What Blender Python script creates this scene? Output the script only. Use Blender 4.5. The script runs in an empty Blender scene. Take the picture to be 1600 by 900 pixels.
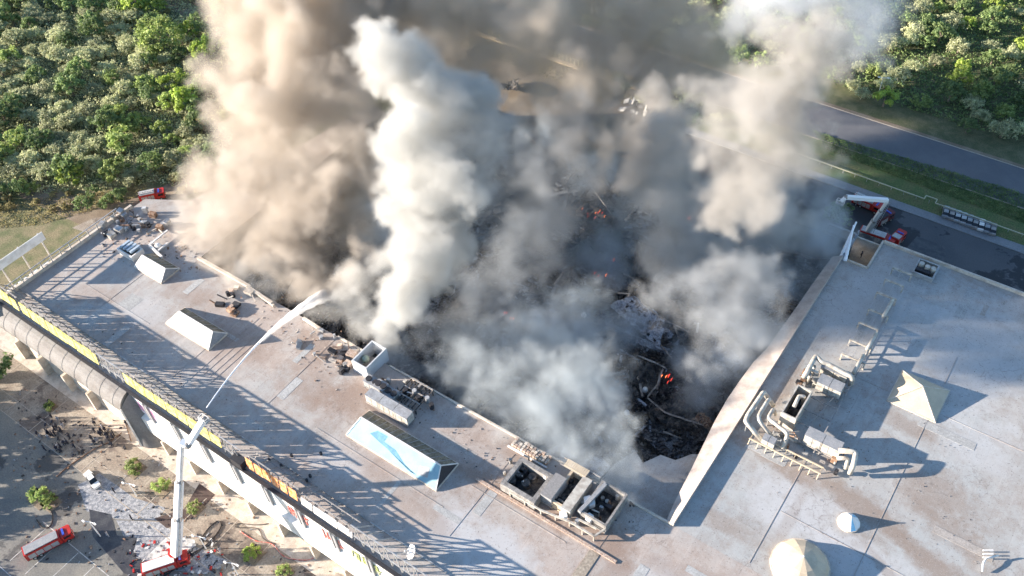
import bpy, math, random, numpy as np
from mathutils import Vector, Matrix
R_ = random.Random(7)
NP = np.random.default_rng(11)
SC = bpy.context.scene
COL = SC.collection
rad = math.radians

# ------------------------------------------------------------------ camera
CX, CY, F, H = 800.0, 450.0, 1431.0, 169.0
CR = np.array([[0.8183012, -0.3928784, 0.41955895],
               [0.5729367, 0.61608298, -0.54054168],
               [-0.04611598, 0.68270662, 0.72923589]])
cam = bpy.data.cameras.new('camera'); camo = bpy.data.objects.new('camera', cam); COL.objects.link(camo)
M = Matrix.Identity(4)
for i in range(3):
    for j in range(3): M[i][j] = CR[i][j]
M[2][3] = H
camo.matrix_world = M
cam.sensor_width = 36; cam.lens = F / 1600 * 36; cam.clip_start = 1; cam.clip_end = 6000
SC.camera = camo

def ray(px, py): return CR @ np.array([(px - CX) / F, -(py - CY) / F, -1.0])
def at(px, py, z=16.0):
    """point of the plane at height z seen at photo pixel px, py"""
    d = ray(px, py); t = (z - H) / d[2]
    return Vector((d[0] * t, d[1] * t, z))

# ------------------------------------------------------------------ light
SUN_EL, SUN_DIR = 13.5, 33.4          # light travels towards azimuth 33.4 deg
w = bpy.data.worlds.new('World'); SC.world = w; w.use_nodes = True
wn = w.node_tree.nodes; wl = w.node_tree.links
sky = wn.new('ShaderNodeTexSky'); sky.sky_type = 'NISHITA'; sky.sun_disc = False
sky.sun_elevation = rad(SUN_EL)
sky.sun_rotation = rad(90 - (SUN_DIR + 180))
sky.air_density = 1.0; sky.dust_density = 0.3; sky.ozone_density = 3.0
wl.new(sky.outputs[0], wn['Background'].inputs[0]); wn['Background'].inputs[1].default_value = 0.093
sun = bpy.data.lights.new('sun', 'SUN'); sun.energy = 5.0; sun.angle = rad(0.5); sun.color = (1.0, 0.88, 0.76)
so = bpy.data.objects.new('sun', sun); COL.objects.link(so)
so.rotation_euler = Vector((math.cos(rad(SUN_DIR)) * math.cos(rad(SUN_EL)), math.sin(rad(SUN_DIR)) * math.cos(rad(SUN_EL)), -math.sin(rad(SUN_EL)))).to_track_quat('-Z', 'Y').to_euler()
SC.view_settings.view_transform = 'Standard'; SC.view_settings.look = 'None'
SC.view_settings.exposure = 1.8; SC.view_settings.gamma = 1.0
cy = SC.cycles
cy.volume_bounces = 5; cy.volume_step_rate = 1.6; cy.volume_max_steps = 256
cy.transparent_max_bounces = 128; cy.max_bounces = 6; cy.diffuse_bounces = 3; cy.use_adaptive_sampling = True; cy.adaptive_threshold = 0.02
cy.use_denoising = True
cy.sample_clamp_indirect = 8
SC.render.use_persistent_data = False

# ------------------------------------------------------------------ helpers
def tag(o, label=None, cat=None, group=None, kind=None):
    if label: o['label'] = label
    if cat: o['category'] = cat
    if group: o['group'] = group
    if kind: o['kind'] = kind
    return o
def empty(name, loc, rz=0.0, **k):
    o = bpy.data.objects.new(name, None); COL.objects.link(o); o.location = loc; o.rotation_euler = (0, 0, rz)
    return tag(o, **k)
def copy_tree(o, parent=None):
    c = o.copy(); COL.objects.link(c); c.parent = parent
    for ch in list(o.children): copy_tree(ch, c)
    return c

class MB:
    """collects faces; build() links them as ONE mesh object"""
    def __init__(s): s.v = []; s.f = []
    def add(s, vs, fs):
        n = len(s.v); s.v += [tuple(v) for v in vs]; s.f += [tuple(i + n for i in f) for f in fs]; return s
    def box(s, x0, x1, y0, y1, z0, z1):
        return s.add([(x0,y0,z0),(x1,y0,z0),(x1,y1,z0),(x0,y1,z0),(x0,y0,z1),(x1,y0,z1),(x1,y1,z1),(x0,y1,z1)],
                     [(3,2,1,0),(4,5,6,7),(0,1,5,4),(1,2,6,5),(2,3,7,6),(3,0,4,7)])
    def obox(s, c, ax, ay, az):
        c, ax, ay, az = map(Vector, (c, ax, ay, az))
        vs = [c + a*ax + b*ay + d*az for d in (-1,1) for a, b in ((-1,-1),(1,-1),(1,1),(-1,1))]
        return s.add(vs, [(3,2,1,0),(4,5,6,7),(0,1,5,4),(1,2,6,5),(2,3,7,6),(3,0,4,7)])
    def bar(s, a, b, r, r2=None):
        """square bar"""
        a, b = Vector(a), Vector(b); d = b - a
        if d.length < 1e-5: return s
        t = d.normalized(); u = t.cross(Vector((0,0,1)))
        if u.length < .05: u = Vector((1,0,0))
        u.normalize(); v = t.cross(u); r2 = r if r2 is None else r2
        vs = [a + (p*u + q*v) * r for p, q in ((-1,-1),(1,-1),(1,1),(-1,1))] + [b + (p*u + q*v) * r2 for p, q in ((-1,-1),(1,-1),(1,1),(-1,1))]
        return s.add(vs, [(3,2,1,0),(4,5,6,7),(0,1,5,4),(1,2,6,5),(2,3,7,6),(3,0,4,7)])
    def tube(s, pts, r, n=10, cap=True):
        pts = [Vector(p) for p in pts]; rs = r if isinstance(r, (list, tuple)) else [r] * len(pts)
        k0 = len(s.v); up = None
        for i, p in enumerate(pts):
            t = (pts[min(i+1, len(pts)-1)] - pts[max(i-1, 0)]).normalized()
            if up is None:
                up = t.cross(Vector((0,0,1)))
                if up.length < .05: up = Vector((1,0,0))
            up = (up - t * up.dot(t)).normalized(); v = t.cross(up)
            for k in range(n):
                a = 2 * math.pi * k / n
                s.v.append(tuple(p + (up * math.cos(a) + v * math.sin(a)) * rs[i]))
        for i in range(len(pts) - 1):
            for k in range(n):
                a, b = k0 + i*n + k, k0 + i*n + (k+1) % n
                s.f.append((a, b, b + n, a + n))
        if cap:
            s.f.append(tuple(k0 + n - 1 - k for k in range(n))); s.f.append(tuple(k0 + (len(pts)-1)*n + k for k in range(n)))
        return s
    def cyl(s, c, r, z0, z1, n=16, r2=None):
        return s.tube([(c[0], c[1], z0), (c[0], c[1], z1)], [r, r if r2 is None else r2], n)
    def ball(s, c, r, n=8, sz=1.0):
        k0 = len(s.v); m = n // 2 + 1
        for i in range(m + 1):
            th = math.pi * i / m
            for k in range(n):
                a = 2 * math.pi * k / n
                s.v.append((c[0] + r*math.sin(th)*math.cos(a), c[1] + r*math.sin(th)*math.sin(a), c[2] + r*sz*math.cos(th)))
        for i in range(m):
            for k in range(n):
                a, b = k0 + i*n + k, k0 + i*n + (k+1) % n
                s.f.append((a, a + n, b + n, b))
        return s
    def poly(s, pts, z0, z1):
        """prism over a polygon (counter-clockwise)"""
        n = len(pts); vs = [(p[0], p[1], z0) for p in pts] + [(p[0], p[1], z1) for p in pts]
        return s.add(vs, [tuple(range(n))[::-1], tuple(range(n, 2*n))] + [(i, (i+1) % n, n + (i+1) % n, n + i) for i in range(n)])
    def build(s, name, mat, parent=None, smooth=False, local=False, **k):
        """vertices are world coordinates unless local=True"""
        off = Vector((0, 0, 0))
        if not local:
            p = parent
            while p is not None: off += p.location; p = p.parent
            if parent is None and k.get('kind') != 'structure' and s.v:
                a = np.array(s.v); off = Vector(((a[:,0].min()+a[:,0].max())/2, (a[:,1].min()+a[:,1].max())/2, a[:,2].min()))
        me = bpy.data.meshes.new(name); me.from_pydata([(v[0]-off.x, v[1]-off.y, v[2]-off.z) for v in s.v], [], s.f)
        me.materials.append(mat)
        if smooth: me.shade_smooth()
        me.update()
        o = bpy.data.objects.new(name, me); COL.objects.link(o); o.parent = parent
        if parent is None and not local: o.location = off
        return tag(o, **k)
def bx(name, mat, parent, *a, **k): return MB().box(*a).build(name, mat, parent, **k)
def pmesh(name, co, faces4, mat, parent=None, **k):
    """quads from numpy arrays"""
    me = bpy.data.meshes.new(name); nv = len(co); nf = len(faces4)
    me.vertices.add(nv); me.vertices.foreach_set('co', np.asarray(co, np.float32).ravel())
    me.loops.add(nf * 4); me.loops.foreach_set('vertex_index', np.asarray(faces4, np.int32).ravel())
    me.polygons.add(nf); me.polygons.foreach_set('loop_start', np.arange(0, nf * 4, 4, dtype=np.int32))
    me.update(calc_edges=True); me.validate(); me.materials.append(mat)
    o = bpy.data.objects.new(name, me); COL.objects.link(o)
    if parent is not None: o.parent = parent
    return tag(o, **k)

# ------------------------------------------------------------------ materials
MATS = {}
def mat(name, col, rough=.8, metal=0., col2=None, scale=.3, c2amt=.5, fine=.12, fscale=4., bump=0., spec=None, lo=.42, hi=.62, coord='Object', detail=6, third=None, tscale=.06, tlo=.5, thi=.65):
    if name in MATS: return MATS[name]
    m = bpy.data.materials.new(name); m.use_nodes = True; nt = m.node_tree; N = nt.nodes; L = nt.links
    p = N['Principled BSDF']; p.inputs['Roughness'].default_value = rough; p.inputs['Metallic'].default_value = metal
    if spec is not None: p.inputs['Specular IOR Level'].default_value = spec
    tc = N.new('ShaderNodeTexCoord'); 
    def noise(sc, det=6, rg=.6):
        n = N.new('ShaderNodeTexNoise'); n.inputs['Scale'].default_value = sc; n.inputs['Detail'].default_value = det; n.inputs['Roughness'].default_value = rg
        L.new(tc.outputs[coord], n.inputs['Vector']); return n.outputs[0]
    def mr(v, a, b, c=0., d=1.):
        n = N.new('ShaderNodeMapRange'); L.new(v, n.inputs[0])
        for i, q in enumerate((a, b, c, d)): n.inputs[1 + i].default_value = q
        return n.outputs[0]
    def mix(f, a, b, bt='MIX'):
        n = N.new('ShaderNodeMix'); n.data_type = 'RGBA'; n.blend_type = bt
        for k, q in ((0, f), (6, a), (7, b)):
            if isinstance(q, (int, float)): n.inputs[k].default_value = q
            elif isinstance(q, tuple): n.inputs[k].default_value = (*q[:3], 1)
            else: L.new(q, n.inputs[k])
        return n.outputs[2]
    c = tuple(col)
    out = mix(0., c, c)
    if col2: out = mix(mr(noise(scale, detail), lo, hi, 0, c2amt), c, tuple(col2))
    if third: out = mix(mr(noise(tscale, 5, .65), tlo, thi, 0, .85), out, tuple(third))
    if fine:
        fn = noise(fscale, 4, .7); g = mr(fn, .3, .7, 1 - fine * 2, 1 + fine * 2)
        cmb = N.new('ShaderNodeCombineXYZ')
        for i in range(3): L.new(g, cmb.inputs[i])
        vm = N.new('ShaderNodeVectorMath'); vm.operation = 'MULTIPLY'; L.new(out, vm.inputs[0]); L.new(cmb.outputs[0], vm.inputs[1]); out = vm.outputs[0]
    L.new(out, p.inputs['Base Color'])
    if bump:
        b = N.new('ShaderNodeBump'); b.inputs['Strength'].default_value = bump; b.inputs['Distance'].default_value = .1
        L.new(noise(fscale * .7, 5), b.inputs['Height']); L.new(b.outputs[0], p.inputs['Normal'])
    MATS[name] = m
    return m

def emis(name, col, st):
    m = bpy.data.materials.new(name); m.use_nodes = True; p = m.node_tree.nodes['Principled BSDF']
    p.inputs['Base Color'].default_value = (*col, 1); p.inputs['Emission Color'].default_value = (*col, 1); p.inputs['Emission Strength'].default_value = st
    return m

def roof_material(name, base, pink, dirt, stains=(), pale=()):
    """weathered roofing membrane: felt strips, lap seams, stains and dirt"""
    m = bpy.data.materials.new(name); m.use_nodes = True; nt = m.node_tree; N = nt.nodes; L = nt.links
    p = N['Principled BSDF']; p.inputs['Roughness'].default_value = .75
    tc = N.new('ShaderNodeTexCoord')
    def noise(sc, det=6, rg=.6, vec=None, dist=0.):
        n = N.new('ShaderNodeTexNoise'); n.inputs['Scale'].default_value = sc; n.inputs['Detail'].default_value = det; n.inputs['Roughness'].default_value = rg; n.inputs['Distortion'].default_value = dist
        L.new(vec or tc.outputs['Object'], n.inputs['Vector']); return n.outputs[0]
    def mr(v, a, b, c=0., d=1.):
        n = N.new('ShaderNodeMapRange'); L.new(v, n.inputs[0])
        for i, q in enumerate((a, b, c, d)): n.inputs[1 + i].default_value = q
        return n.outputs[0]
    def mix(f, a, b, bt='MIX'):
        n = N.new('ShaderNodeMix'); n.data_type = 'RGBA'; n.blend_type = bt
        for k, q in ((0, f), (6, a), (7, b)):
            if isinstance(q, (int, float)): n.inputs[k].default_value = q
            elif isinstance(q, tuple): n.inputs[k].default_value = (*q[:3], 1)
            else: L.new(q, n.inputs[k])
        return n.outputs[2]
    out = mix(mr(noise(.05, 5, .6), .42, .6), base, pink)
    # felt strips with slightly different tones
    mp = N.new('ShaderNodeMapping'); mp.inputs['Rotation'].default_value = (0, 0, rad(90)); L.new(tc.outputs['Object'], mp.inputs[0])
    br = N.new('ShaderNodeTexBrick'); br.inputs['Scale'].default_value = 1; br.inputs['Brick Width'].default_value = 12; br.inputs['Row Height'].default_value = 4.2
    br.inputs['Mortar Size'].default_value = .07; br.inputs['Mortar Smooth'].default_value = .6
    br.inputs['Color1'].default_value = (.93, .93, .93, 1); br.inputs['Color2'].default_value = (1.06, 1.05, 1.04, 1); br.inputs['Mortar'].default_value = (.82, .8, .78, 1)
    L.new(mp.outputs[0], br.inputs['Vector'])
    # break up the seam lines so that they are only partly visible
    bf = mr(noise(.12, 4, .6), .38, .6, .15, .9)
    out = mix(bf, out, mix(1., out, br.outputs[0], 'MULTIPLY'))
    # fine speckle, streaks and dark cracks
    out = mix(mr(noise(.35, 9, .72), .44, .68, 0, .55), out, dirt)
    st = N.new('ShaderNodeMapping'); st.inputs['Scale'].default_value = (.9, .12, 1); L.new(tc.outputs['Object'], st.inputs[0])
    out = mix(mr(noise(1.0, 6, .7, st.outputs[0]), .52, .75, 0, .35), out, tuple(c * 1.5 for c in pink))
    out = mix(mr(noise(.035, 7, .68, None, .6), .56, .66, 0, .45), out, tuple(c * .8 for c in dirt))
    nzs = noise(.22, 8, .7)
    def patch(x, y, rx, ry, ang, amt, col):
        nonlocal out
        mpp = N.new('ShaderNodeMapping'); mpp.vector_type = 'TEXTURE'; mpp.inputs['Location'].default_value = (x, y, 0); mpp.inputs['Rotation'].default_value = (0, 0, rad(ang)); mpp.inputs['Scale'].default_value = (rx, ry, 50)
        L.new(geo.outputs['Position'], mpp.inputs[0]); ln = N.new('ShaderNodeVectorMath'); ln.operation = 'LENGTH'; L.new(mpp.outputs[0], ln.inputs[0])
        ad = N.new('ShaderNodeMath'); ad.operation = 'MULTIPLY_ADD'; L.new(nzs, ad.inputs[0]); ad.inputs[1].default_value = 2.4; ad.inputs[2].default_value = -1.2
        sb = N.new('ShaderNodeMath'); sb.operation = 'ADD'; L.new(ln.outputs['Value'], sb.inputs[0]); L.new(ad.outputs[0], sb.inputs[1])
        out = mix(mr(sb.outputs[0], .55, 1.15, amt, 0), out, col)
    geo = N.new('ShaderNodeNewGeometry')
    for q in pale: patch(*q, (.47, .475, .475))
    for q in stains: patch(*q, dirt)
    vo = N.new('ShaderNodeTexVoronoi'); vo.feature = 'DISTANCE_TO_EDGE'; vo.inputs['Scale'].default_value = .35
    wv = N.new('ShaderNodeVectorMath'); wv.operation = 'ADD'
    nz = N.new('ShaderNodeTexNoise'); nz.inputs['Scale'].default_value = .8; nz.inputs['Detail'].default_value = 4; L.new(tc.outputs['Object'], nz.inputs['Vector'])
    sc2 = N.new('ShaderNodeVectorMath'); sc2.operation = 'SCALE'; sc2.inputs['Scale'].default_value = 2.2; L.new(nz.outputs[1], sc2.inputs[0])
    L.new(tc.outputs['Object'], wv.inputs[0]); L.new(sc2.outputs[0], wv.inputs[1]); L.new(wv.outputs[0], vo.inputs['Vector'])
    crack = mr(vo.outputs[0], .012, .04, 1, 0)
    cm = N.new('ShaderNodeMath'); cm.operation = 'MULTIPLY'; L.new(crack, cm.inputs[0]); L.new(mr(noise(.07, 3), .52, .64, 0, .35), cm.inputs[1])
    out = mix(cm.outputs[0], out, (.12, .09, .075))
    sp = noise(2.6, 3, .85)
    out = mix(mr(sp, .6, .68, 0, .8), out, (.12, .105, .095))
    out = mix(mr(noise(4., 3, .85), .57, .72, 0, .6), out, (.62, .6, .58))
    L.new(out, p.inputs['Base Color'])
    b = N.new('ShaderNodeBump'); b.inputs['Strength'].default_value = .35; b.inputs['Distance'].default_value = .05
    L.new(noise(1.6, 7, .7), b.inputs['Height']); L.new(b.outputs[0], p.inputs['Normal'])
    return m

m_roofF = roof_material('roof_felt_front', (.39, .38, .36), (.42, .36, .315), (.27, .195, .15),
    stains=[(-98,70,9,6,20,.8),(-107,68,10,7,0,.6),(-58,69,16,2.2,0,.85),(-50,72,14,4,0,.7),(-36,72,7,4,-20,.9),(-33,66,5,3,60,.6),(-75,58,16,3,-8,.45),(-130,67,12,5,10,.45),(-150,71,12,4,0,.4),(-168,60,9,4,30,.4),(-61,78,6,3,0,.7),(-112,76,8,4,0,.7),(-38,60,1.5,14,0,.75),(-20,74,14,2,10,.4)],
    pale=[(-56,57.5,13,7,0,.8),(-90,57,8,4,0,.5),(-20,66,14,8,0,.7),(-155,62,10,5,0,.5)])
m_roofR = roof_material('roof_felt_right', (.385, .395, .385), (.39, .375, .35), (.26, .205, .165),
    stains=[(-19,103.5,11,2.4,-8,.85),(-2,103,14,2.6,-14,.8),(14,98,14,2.6,-22,.8),(8,113,9,6,-20,.6),(-1,125,6,2.2,0,.6),(-25,121,1.6,9,0,.7),(-22,110,4,5,0,.6),(14,107,10,3,-30,.6),(-12,92,1.2,12,0,.35),(8,92,10,1.2,-30,.5),(-22,86,6,2,0,.5)],
    pale=[(-12,96,12,8,0,.8),(-18,150,12,18,0,.5),(5,150,12,20,0,.6),(2,92,10,6,0,.7),(12,128,8,8,0,.5)])
m_white = mat('white_paint', (.78, .76, .72), .6, col2=(.5, .46, .4), scale=.5, c2amt=.5, fine=.06)
m_cream = mat('cream_render', (.62, .55, .46), .8, col2=(.42, .34, .26), scale=.6, c2amt=.7, fine=.1)
m_galv = mat('galvanised_steel', (.5, .5, .49), .45, .4, col2=(.3, .28, .26), scale=.8, c2amt=.6, fine=.1)
m_duct = mat('cream_duct_metal', (.55, .52, .45), .5, .1, col2=(.33, .28, .23), scale=1.0, c2amt=.85, fine=.08)
m_dark = mat('dark_steel', (.035, .035, .04), .6, .3, fine=.2)
m_rust = mat('rusty_steel', (.22, .12, .07), .85, .2, col2=(.4, .3, .22), scale=1.5, c2amt=.8)
m_steel = mat('weathered_steel', (.26, .25, .24), .7, .2, col2=(.42, .38, .34), scale=1., c2amt=.8)
m_grey = mat('grey_cladding', (.26, .27, .28), .6, col2=(.38, .37, .36), scale=.6, c2amt=.6)
m_greyroof = mat('grey_canopy_metal', (.2, .19, .18), .8, 0, col2=(.14, .125, .115), scale=.35, c2amt=.8)
m_burnt = mat('charred_debris', (.02, .02, .022), .95, col2=(.19, .175, .165), scale=1.2, c2amt=.8, fine=.4, fscale=3, third=(.32, .33, .35), tscale=.09, tlo=.5, thi=.62, bump=.6)
m_char = mat('charred_metal', (.03, .03, .032), .8, .2, col2=(.2, .17, .14), scale=.7, c2amt=.8, fine=.3)
m_ash = mat('ash_coated_sheet', (.3, .33, .38), .85, col2=(.08, .08, .09), scale=.9, c2amt=.9, fine=.3, lo=.48, hi=.58)
m_asph = mat('asphalt', (.085, .088, .095), .85, col2=(.11, .11, .115), scale=.08, c2amt=.8, fine=.12, third=(.03, .031, .035), tscale=.05, tlo=.52, thi=.54)
m_asphL = mat('road_asphalt', (.12, .122, .13), .85, col2=(.15, .15, .155), scale=.15, c2amt=.7, fine=.1)
m_plazaA = mat('plaza_asphalt', (.17, .165, .15), .85, col2=(.26, .24, .2), scale=.12, c2amt=.8, fine=.15, third=(.07, .068, .066), tscale=.09, tlo=.56, thi=.6, fscale=3)
m_pave = mat('paving', (.27, .22, .17), .85, col2=(.38, .33, .26), scale=.3, c2amt=.8, fine=.2, fscale=2.5, third=(.14, .11, .09), tscale=.1, tlo=.54, thi=.6)
m_kerb = mat('kerb_concrete', (.42, .36, .29), .85, fine=.15)
m_line = mat('road_paint', (.62, .6, .55), .7, col2=(.3, .29, .27), scale=.9, c2amt=.8)
m_grass = mat('grass_ground', (.09, .13, .04), .95, col2=(.15, .14, .06), scale=.25, c2amt=.8, fine=.3, fscale=2.5, bump=.5)
m_dry = mat('dry_grass', (.24, .2, .11), .95, col2=(.11, .13, .05), scale=.2, c2amt=.9, fine=.25, fscale=2.5, bump=.5)
m_dirt = mat('dirt', (.2, .15, .1), .95, col2=(.3, .24, .17), scale=.15, c2amt=.8, fine=.2)
m_forest = mat('forest_floor', (.09, .1, .045), 1., col2=(.16, .15, .08), scale=.3, c2amt=.8, fine=.3)
m_red = mat('fire_engine_red', (.5, .03, .02), .35, col2=(.32, .02, .015), scale=1.5, c2amt=.5, fine=.05)
m_tyre = mat('tyre_rubber', (.02, .02, .02), .9)
m_glass = mat('dark_glass', (.02, .025, .03), .12, fine=0)
m_yellow = mat('yellow_sign_board', (.58, .5, .1), .6, col2=(.66, .62, .3), scale=.9, c2amt=.9, fine=.15, fscale=3)
m_orange = mat('orange_sign_board', (.72, .22, .05), .6, col2=(.75, .5, .3), scale=1.4, c2amt=.8, fine=.2, fscale=3)
m_blue = mat('pale_blue_glazing', (.19, .36, .43), .6, col2=(.26, .42, .47), scale=.3, c2amt=.7, fine=.04)
m_bluepatch = mat('deep_blue_film', (.035, .17, .3), .6, col2=(.09, .26, .36), scale=.7, c2amt=.8, fine=.1)
m_brownglaze = mat('brown_glazing', (.14, .13, .09), .8, col2=(.26, .24, .18), scale=.8, c2amt=.9, fine=.25, fscale=3)  # mottled brown glazing for the back slopes of the skylights
m_conec = mat('cream_dome_shell', (.56, .46, .33), .6, col2=(.44, .36, .26), scale=.4, c2amt=.6, fine=.04)
m_hose = mat('fire_hose', (.06, .05, .045), .9)
m_skin = mat('skin', (.45, .28, .2), .6)
m_navy = mat('dark_uniform', (.025, .028, .045), .8)
m_plant = mat('sooty_plant_panel', (.3, .285, .265), .75, .1, col2=(.16, .15, .14), scale=.9, c2amt=.8, fine=.2)
m_brick = mat('red_brown_brick', (.36, .25, .19), .9, col2=(.5, .42, .35), scale=3., c2amt=.9, fine=.2)
m_pink = mat('magenta_lettering', (.7, .2, .42), .6, col2=(.8, .55, .65), scale=1.5, c2amt=.8)
m_green = mat('green_lettering', (.3, .35, .1), .6, col2=(.6, .6, .45), scale=1.5, c2amt=.8)
m_redl = mat('red_lettering', (.55, .1, .07), .6, col2=(.75, .5, .45), scale=1.5, c2amt=.8)

def leafmat(name, c1, c2, sc=.5):
    m = bpy.data.materials.new(name); m.use_nodes = True; nt = m.node_tree; N = nt.nodes; L = nt.links
    p = N['Principled BSDF']; p.inputs['Roughness'].default_value = .7
    g = N.new('ShaderNodeNewGeometry'); r = N.new('ShaderNodeValToRGB')
    r.color_ramp.elements[0].color = (*c1, 1); r.color_ramp.elements[1].color = (*c2, 1)
    L.new(g.outputs['Random Per Island'], r.inputs[0])
    tc = N.new('ShaderNodeTexCoord'); n = N.new('ShaderNodeTexNoise'); n.inputs['Scale'].default_value = sc; L.new(tc.outputs['Object'], n.inputs['Vector'])
    oi = N.new('ShaderNodeObjectInfo'); hs = N.new('ShaderNodeHueSaturation')
    mr = N.new('ShaderNodeMapRange'); mr.inputs[1].default_value = .3; mr.inputs[2].default_value = .7; mr.inputs[3].default_value = .6; mr.inputs[4].default_value = 1.4
    L.new(n.outputs[0], mr.inputs[0])
    mu = N.new('ShaderNodeMath'); mu.operation = 'MULTIPLY_ADD'; L.new(oi.outputs['Random'], mu.inputs[0]); mu.inputs[1].default_value = .5; mu.inputs[2].default_value = .75
    m2 = N.new('ShaderNodeMath'); m2.operation = 'MULTIPLY'; L.new(mr.outputs[0], m2.inputs[0]); L.new(mu.outputs[0], m2.inputs[1])
    L.new(m2.outputs[0], hs.inputs['Value']); L.new(r.outputs[0], hs.inputs['Color']); L.new(hs.outputs[0], p.inputs['Base Color'])
    # leaves let some light through
    tr = N.new('ShaderNodeBsdfTranslucent'); L.new(hs.outputs[0], tr.inputs[0]); mx = N.new('ShaderNodeMixShader'); mx.inputs[0].default_value = .42
    L.new(p.outputs[0], mx.inputs[1]); L.new(tr.outputs[0], mx.inputs[2]); L.new(mx.outputs[0], N['Material Output'].inputs[0])
    return m
m_leafG = leafmat('leaf_bright_green', (.27, .38, .06), (.46, .55, .13))
m_leafM = leafmat('leaf_mid_green', (.23, .31, .08), (.42, .5, .17))
m_leafD = leafmat('leaf_dark_green', (.12, .19, .07), (.27, .35, .13))
m_leafO = leafmat('leaf_olive_grey', (.36, .4, .2), (.62, .62, .38))
m_leafY = leafmat('leaf_dry_yellow', (.28, .25, .11), (.48, .42, .2))
m_bark = mat('bark', (.16, .12, .09), .95, col2=(.3, .27, .23), scale=2, c2amt=.6)

# ------------------------------------------------------------------ ground and roads
RZ = 16.0
def sheet(name, mt, x0, x1, y0, y1, z, n=1, **k):
    return MB().add([(x0,y0,z),(x1,y0,z),(x1,y1,z),(x0,y1,z)], [(0,1,2,3)]).build(name, mt, kind='structure', **k)
def psheet(name, mt, pts, z): return MB().add([(p[0], p[1], z) for p in pts], [tuple(range(len(pts)))]).build(name, mt, kind='structure')
sheet('ground', m_forest, -2500, 2500, -2500, 2500, -.03)
sheet('dry_grass', m_dry, -240, -186, 40, 108, .004)
sheet('dirt_ground', m_dirt, -330, -96, 172, 240, .004)
sheet('parking_lot', m_asph, -96, 200, 172, 204.5, .008)
psheet('service_track', m_dirt, [(-240,78),(-214,80),(-206,84),(-200,92),(-196,108),(-192,140),(-186,180),(-190,180),(-198,140),(-203,112),(-209,96),(-216,88),(-240,85)], .012)
psheet('gravel_yard', m_pave, [(-214,78),(-204,80),(-192,80),(-190,96),(-197,98),(-204,92),(-212,84)], .016)
MB().box(-96, 200, 204.6, 207.6, -.02, .14).build('pavement', mat('grey_pavement', (.2,.21,.22), .85, col2=(.28,.28,.28), scale=.4), kind='structure')
sheet('grass_verge', m_grass, -110, 200, 207.6, 221.8, .004)
sheet('road', m_asphL, -330, 200, 222, 238.5, .008)
MB().box(-110, 200, 221.8, 222.1, -.02, .1).box(-330, 200, 238.5, 238.8, -.02, .1).build('kerb', m_kerb, kind='structure')
sheet('roadside_gravel', m_dirt, -330, 200, 238.8, 240.2, .012)
# front plaza: pavement strip along the building, paved squares and asphalt lanes
sheet('plaza_ground', m_plazaA, -330, 120, -80, 44.8, 0.0)
sheet('paved_plaza', m_pave, -250, 60, 29.5, 44.8, .006)
sheet('walkway', m_cream, -250, 60, 40.6, 44.8, .012)
def lane(name, m, x0, x1, y0, y1, z=.011): sheet(name, m, x0, x1, y0, y1, z)
m_wet = mat('wet_asphalt', (.045, .045, .05), .35, col2=(.09,.09,.09), scale=.5, c2amt=.8)
m_cob = mat('grey_cobbles', (.2, .21, .23), .8, col2=(.42, .42, .42), scale=1.3, c2amt=.9, fine=.25)
psheet('cobbled_bay', m_cob, [(-143,27),(-136,24),(-129,26.5),(-121.5,31),(-122.5,34),(-130,31.8),(-141.5,31.5)], .013)
psheet('paved_bay', m_cob, [(-129,26.2),(-117,22),(-104,28.5),(-102.5,33),(-110,31.5),(-121,31)], .018)
psheet('foam_puddle', mat('foam', (.6,.6,.58), .6, col2=(.3,.3,.28), scale=1., c2amt=.9), [(-117,24.5),(-111.5,24),(-107,29),(-111.6,32.4),(-117,30.3)], .022)
psheet('wet_patch', m_wet, [(-136,24.6),(-130,21),(-124,20.2),(-118,19.4),(-112,21),(-113,23.3),(-120,23.4),(-122,26),(-126,24),(-131,26.5)], .026)
psheet('tarred_path', mat('brown_tar', (.07,.045,.04), .9, col2=(.12,.09,.07), scale=.8), [(-122.5,31.0),(-118.5,30.9),(-115.6,36),(-116,42),(-121,42),(-119,36)], .03)
ln = MB()
for x in np.arange(-250, 60, 9.5):
    ln.box(x, x + .18, 29.6, 40.4, .0, .034)
for y in (33.1, 29.4): ln.box(-250, 60, y, y + .16, .0, .036)
ln.build('paving_joint', m_kerb, kind='structure')
ln = MB()
for x in np.arange(-140, -60, 5.2): ln.box(x, x + .16, 8, 17, 0.0, .014)
for y in (17.2, 6.0): ln.box(-142, -50, y, y + .16, 0.0, .016)
ln.build('road_marking', m_line, kind='structure')
for pts in ([(-22,180),(-17,176.5),(-12,180),(-14,186),(-9,190),(-12,197),(-19,197),(-20,190),(-24,186)], [(-9,178),(-3,175),(2,178),(4,184),(-3,187),(-8,184)]):
    psheet('tar_patch', m_wet, pts, .016)

# ------------------------------------------------------------------ the shopping centre
B = empty('shopping_centre', (-100, 100, 0), label='long burning shopping centre with pale felt roof and smoking burnt hall', cat='building')
def part(mb, name, m, parent=None, **k): return mb.build(name, m, parent or B, **k)
part(MB().box(-187, 120, 44.8, 80.6, 15.2, RZ), 'front_roof', m_roofF)
part(MB().poly([(-186.6,80.6),(-157.5,80.6),(-157.5,150),(-163,150),(-170,112),(-176,94),(-186.6,88)], 15.2, RZ - .01), 'left_roof', m_roofF)
part(MB().poly([(-29.3,80.6),(120,80.6),(120,172),(-23,172),(-23,162),(-29.3,162)], 15.2, RZ - .006), 'right_roof', m_roofR)
part(MB().box(-157.5, -29.3, 172.0, 178, 0, 3.0).box(-45, -23, 172.3, 177.4, 0, 12), 'rear_wing', m_char)
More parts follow.
